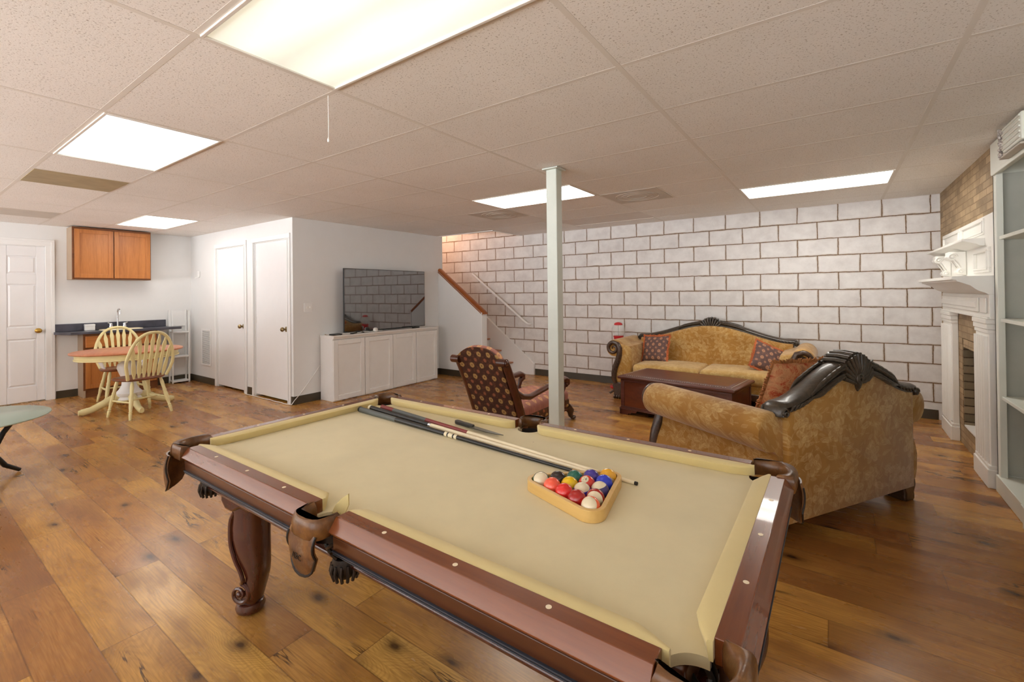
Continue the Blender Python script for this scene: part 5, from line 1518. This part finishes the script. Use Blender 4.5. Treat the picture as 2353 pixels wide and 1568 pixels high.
m = MB(); m.lathe([(0, -.235), (.005, -.234), (.006, -.222), (.003, -.212), (0, -.21)], 10); m.build('tassel', M['cord'], pc, 60)

# ------------------------------------------------------------------ fireplace
fp = thing('fireplace', 'white painted fireplace surround with carved mantel and brick firebox', 'fireplace', (XR, 0, 0))
LX = -.045     # face of the pilasters, local x
def pil(y0, y1, name='pilaster'):
    m = MB(); m.box(LX, -.002, y0, y1, 0, 1.185)
    p = m.build(name, M['mantel'], fp, 0, .003)
    n = 5; w = (y1 - y0 - .06) / n
    f = MB()
    for k in range(n):
        yc = y0 + .03 + w * (k + .5)
        f.tube([(LX - .001, yc, .17), (LX - .001, yc, 1.06)], w * .36, 8)
    f.build('fluting', M['mantel'], p, 50)
    b = MB(); b.box(LX - .022, -.002, y0 - .018, y1 + .018, 0, .13); b.box(LX - .014, -.002, y0 - .01, y1 + .01, .13, .155); b.build('plinth', M['mantel'], p, 0, .005)
    c = MB(); c.box(LX - .014, -.002, y0 - .009, y1 + .009, 1.11, 1.15); c.box(LX - .008, -.002, y0 - .005, y1 + .005, 1.08, 1.11); c.box(LX - .02, -.002, y0 - .013, y1 + .013, 1.15, 1.185); c.build('capital', M['mantel'], p, 0, .006)
pil(3.832, 4.20); pil(5.08, 5.50)
m = MB(); m.box(LX, -.002, 3.808, 5.52, 1.185, 1.36); m.box(LX - .012, LX, 3.808, 5.53, 1.1852, 1.20); m.build('frieze', M['mantel'], fp, 0, .004)
m = MB(); m.box(LX - .012, LX, 3.86, 4.02, 1.225, 1.335); m.box(LX - .012, LX, 4.08, 5.46, 1.225, 1.335); m.box(LX - .02, LX, 4.12, 5.42, 1.255, 1.305); m.build('frieze_panel', M['mantel'], fp, 0, .008)
m = MB(); prof = [(-.002, 1.36), (LX - .005, 1.36), (LX - .02, 1.372), (LX - .05, 1.385), (LX - .07, 1.40), (LX - .095, 1.425), (LX - .15, 1.45), (LX - .165, 1.455), (LX - .165, 1.465), (LX - .19, 1.468), (LX - .19, 1.492), (-.002, 1.492)]
m.prism(prof, 3.808, 5.42, 'y'); m.build('mantel_shelf', M['mantel'], fp, 50, .002)
# overmantel: panel, corbels, upper shelf, upper panel
m = MB(); m.box(-.022, -.002, 3.808, 5.62, 1.492, 1.935); m.build('overmantel_board', M['mantel'], fp, 0, .003)
m = MB()
for (y0, y1, z0, z1, st, pr) in ((3.86, 4.30, 1.52, 1.70, .03, .022), (4.02, 4.72, 1.80, 1.92, .022, .014), (4.82, 5.55, 1.80, 1.92, .022, .014)):
    for k, s in enumerate((st, st * .5)):
        a, b, c_, d = y0 + k * st, y1 - k * st, z0 + k * st * .6, z1 - k * st * .6
        x1 = -.022 - pr * (1 if k else .6)
        m.box(x1, -.02, a, b, c_, c_ + s); m.box(x1, -.02, a, b, d - s, d); m.box(x1, -.02, a, a + s, c_ + s, d - s); m.box(x1, -.02, b - s, b, c_ + s, d - s)
m.build('overmantel_moulding', M['mantel'], fp, 0, .004)
m = MB(); prof = [(-.022, 1.715), (-.05, 1.722), (-.07, 1.735), (-.10, 1.745), (-.125, 1.755), (-.145, 1.757), (-.145, 1.775), (-.002, 1.775)]
m.prism(prof, 4.02, 5.62, 'y'); m.build('upper_shelf', M['mantel'], fp, 50, .002)
for yc in (4.66, 5.28):
    m = MB(); w = .07
    P = [(-.022, 1.715), (-.135, 1.715)] + [(-.110 + .032 * math.cos(math.radians(a)), 1.672 + .032 * math.sin(math.radians(a))) for a in (140, 180, 220, 260, 300)] + [(-.075, 1.62), (-.06, 1.585)] + [(-.062 + .026 * math.cos(math.radians(a)), 1.545 + .026 * math.sin(math.radians(a))) for a in (120, 180, 240, 290)] + [(-.022, 1.515)]
    m.prism(P, yc - w, yc + w, 'y'); cbl = m.build('corbel', M['mantel'], fp, 40, .008)
    for sg in (-1, 1):
        s = MB()
        for (cx, cz, r0) in ((-.108, 1.672, .030), (-.060, 1.546, .022)):
            s.tube([(cx + r0 * (1 - i / 26) * math.cos(math.radians(i * 26)), yc + sg * (w + .004), cz + r0 * (1 - i / 26) * math.sin(math.radians(i * 26))) for i in range(24)], .006, 6)
            s.ell((cx, yc + sg * (w + .004), cz), (.010, .010, .010), 8, 6)
        s.tube([(-.10, yc + sg * w, 1.645), (-.075, yc + sg * w, 1.60), (-.06, yc + sg * w, 1.57)], .007, 6)
        s.build('corbel_scroll', M['mantel'], cbl, 60)
s = MB()       # carved swag on the upper board
for k in range(12):
    y = 4.84 + .055 * k
    s.ell((-.034, y, 1.80 + .018 * math.sin(k * 1.3)), (.014, .03, .016), 10, 6)
s.build('carved_swag', M['mantel'], fp, 60)
# firebox: an inner lining set just inside the wall opening
i = .005; Y0, Y1, Z0, Z1 = FY0 + i, FY1 - i, FZ0 + i, FZ1 - i
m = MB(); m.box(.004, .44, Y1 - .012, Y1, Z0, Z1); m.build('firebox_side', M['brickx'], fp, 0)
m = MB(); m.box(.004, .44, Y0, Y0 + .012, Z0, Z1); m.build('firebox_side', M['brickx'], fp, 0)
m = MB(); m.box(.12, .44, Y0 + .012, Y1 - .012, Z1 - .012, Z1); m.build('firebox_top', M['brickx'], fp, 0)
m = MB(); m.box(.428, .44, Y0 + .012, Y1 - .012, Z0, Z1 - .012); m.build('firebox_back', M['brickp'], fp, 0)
m = MB(); m.box(.002, .428, Y0 + .012, Y1 - .012, Z0, Z0 + .012); m.build('firebox_floor', M['ceilbar'], fp, 0)
m = MB(); m.box(.004, .11, Y0 + .013, Y1 - .013, Z1 - .075, Z1 - .001); m.build('firebox_lintel', M['brick'], fp, 0)
for (x, y, r) in ((.12, 4.72, .3), (.18, 4.55, 1.4), (.07, 4.5, 2.3)):
    m = MB(); m.prism([(-.05, -.012), (.02, -.02), (.06, .0), (.01, .022), (-.04, .014)], 0, .008, 'z')
    o = m.build('debris_chip', M['oakdark']); o.location = (XR + x, y, FZ0 + .018); o.rotation_euler = (0, 0, r)
    tag(o, 'small rusty flake lying on the firebox floor', 'debris', 'flakes on the firebox floor')

# ------------------------------------------------------------------ bookcase
BXF = 4.12; BY1 = 3.80; BY0 = 1.95
bk = thing('bookcase', 'tall built-in white bookcase with grey-green back at the right edge', 'bookcase', (BXF, 0, 0))
m = MB(); m.box(0, .035, BY1 - .075, BY1, .0, CH - .012); m.box(0, .31, BY1 - .02, BY1, 0, CH - .012); m.build('end_panel', M['book'], bk, 0, .003)
m = MB(); m.box(.0, .035, BY0, BY0 + .075, 0, CH - .012); m.box(0, .31, BY0, BY0 + .02, 0, CH - .012); m.build('end_panel', M['book'], bk, 0, .003)
m = MB(); m.box(-.01, .03, BY0, BY1 - .0, 2.19, CH - .012); m.box(-.014, .0, BY0, BY1 - .03, 2.178, 2.20); m.build('fascia', M['book'], bk, 0, .003)
m = MB(); m.box(.29, .30, BY0 + .02, BY1 - .02, .06, CH - .02); m.build('back_board', M['bookback'], bk, 0)
m = MB(); m.box(.036, .29, BY1 - .026, BY1 - .0201, .12, 2.19); m.build('side_lining', M['bookback'], bk, 0)
for z in (.655, 1.185, 1.745):
    m = MB(); m.box(.012, .29, BY0 + .02, BY1 - .03, z - .012, z + .012); m.build('shelf', M['book'], bk, 0, .003)
m = MB(); m.box(-.012, .29, BY0, BY1 - .012, 0, .115); m.build('base_board', M['book'], bk, 0, .004)
m = MB(); m.box(-.03, .0, BY0, 3.16, 0, .125); m.box(-.036, .0, BY0, 3.17, .125, .14); m.build('plinth', M['book'], bk, 0, .004)
pq = thing('wall_plaque', 'white ribbed plaque with a speckled rounded end on the bookcase top', 'plaque', (BXF - .012, 3.27, 2.305))
m = MB(); m.rbox(-.04, -.0, -.30, .05, -.075, .085, .012)
for k in range(5): m.tube([(-.042, -.29, -.055 + k * .03), (-.042, .03, -.055 + k * .03)], .006, 6)
m.build('ribbed_panel', M['book'], pq, 50)
m = MB()
for k in range(60):
    a = random.uniform(0, 2 * PI); z = random.uniform(-.085, .085)
    m.ell((-.03 + .018 * math.cos(a), .065 + .022 * math.sin(a), z), (.010, .010, .011), 8, 6)
m.build('speckled_end', mat_carved('speckled_beige', rgb(60, 48, 42), rgb(214, 204, 196), 70), pq, 60)
m = MB(); m.box(-.045, 0, -.30, .10, -.10, -.088); m.build('ledge', M['vent'], pq, 0, .003)
# ------------------------------------------------------------------ light and camera
w = bpy.data.worlds.new('world'); sc.world = w; w.use_nodes = True
bg = w.node_tree.nodes['Background']; bg.inputs[0].default_value = (.97, .985, 1, 1)
# fill light through the added openings: brighter below the horizon to light the ceiling
wt = w.node_tree; tc = wt.nodes.new('ShaderNodeTexCoord'); sx = wt.nodes.new('ShaderNodeSeparateXYZ'); wt.links.new(tc.outputs['Generated'], sx.inputs[0])
mr = wt.nodes.new('ShaderNodeMapRange'); mr.inputs['From Min'].default_value = -.06; mr.inputs['From Max'].default_value = .06
mr.inputs['To Min'].default_value = 10.0; mr.inputs['To Max'].default_value = 2.6
wt.links.new(sx.outputs['Z'], mr.inputs['Value']); wt.links.new(mr.outputs['Result'], bg.inputs[1])
ld = bpy.data.lights.new('stairwell_lamp', 'POINT'); ld.energy = 20; ld.color = (1, .58, .38); ld.shadow_soft_size = .12
lo = bpy.data.objects.new('stairwell_lamp', ld); COL.objects.link(lo); lo.location = (-3.1, 5.5, 2.95)

cam = bpy.data.cameras.new('camera'); co = bpy.data.objects.new('camera', cam); COL.objects.link(co)
f_px, cyp, yaw, roll, pitch = 1046.7813, 667.396, .6172, -.0112, .006
c, s = math.cos(yaw), math.sin(yaw)
F = Vector((-s, c, 0)); Rt = Vector((c, s, 0)); U = Vector((0, 0, 1))
F, U = math.cos(pitch) * F + math.sin(pitch) * U, math.cos(pitch) * U - math.sin(pitch) * F
Rt, U = math.cos(roll) * Rt + math.sin(roll) * U, math.cos(roll) * U - math.sin(roll) * Rt
mw = Matrix((Rt, U, -F)).transposed().to_4x4(); mw.translation = Vector((3.2174, -.7256, 1.407))
co.matrix_world = mw
cam.sensor_fit = 'HORIZONTAL'; cam.sensor_width = 36; cam.lens = f_px * 36 / 2353
cam.shift_y = -(784 - cyp) / 2353; cam.shift_x = 0; cam.clip_start = .05
sc.camera = co
sc.view_settings.view_transform = 'Standard'; sc.view_settings.look = 'None'
sc.view_settings.exposure = 0.35; sc.view_settings.gamma = 1; sc.view_settings.use_curve_mapping = False
sc.cycles.use_denoising = True
sc.cycles.max_bounces = 8; sc.cycles.diffuse_bounces = 5; sc.cycles.glossy_bounces = 3; sc.cycles.transmission_bounces = 6
sc.cycles.caustics_reflective = False; sc.cycles.caustics_refractive = False
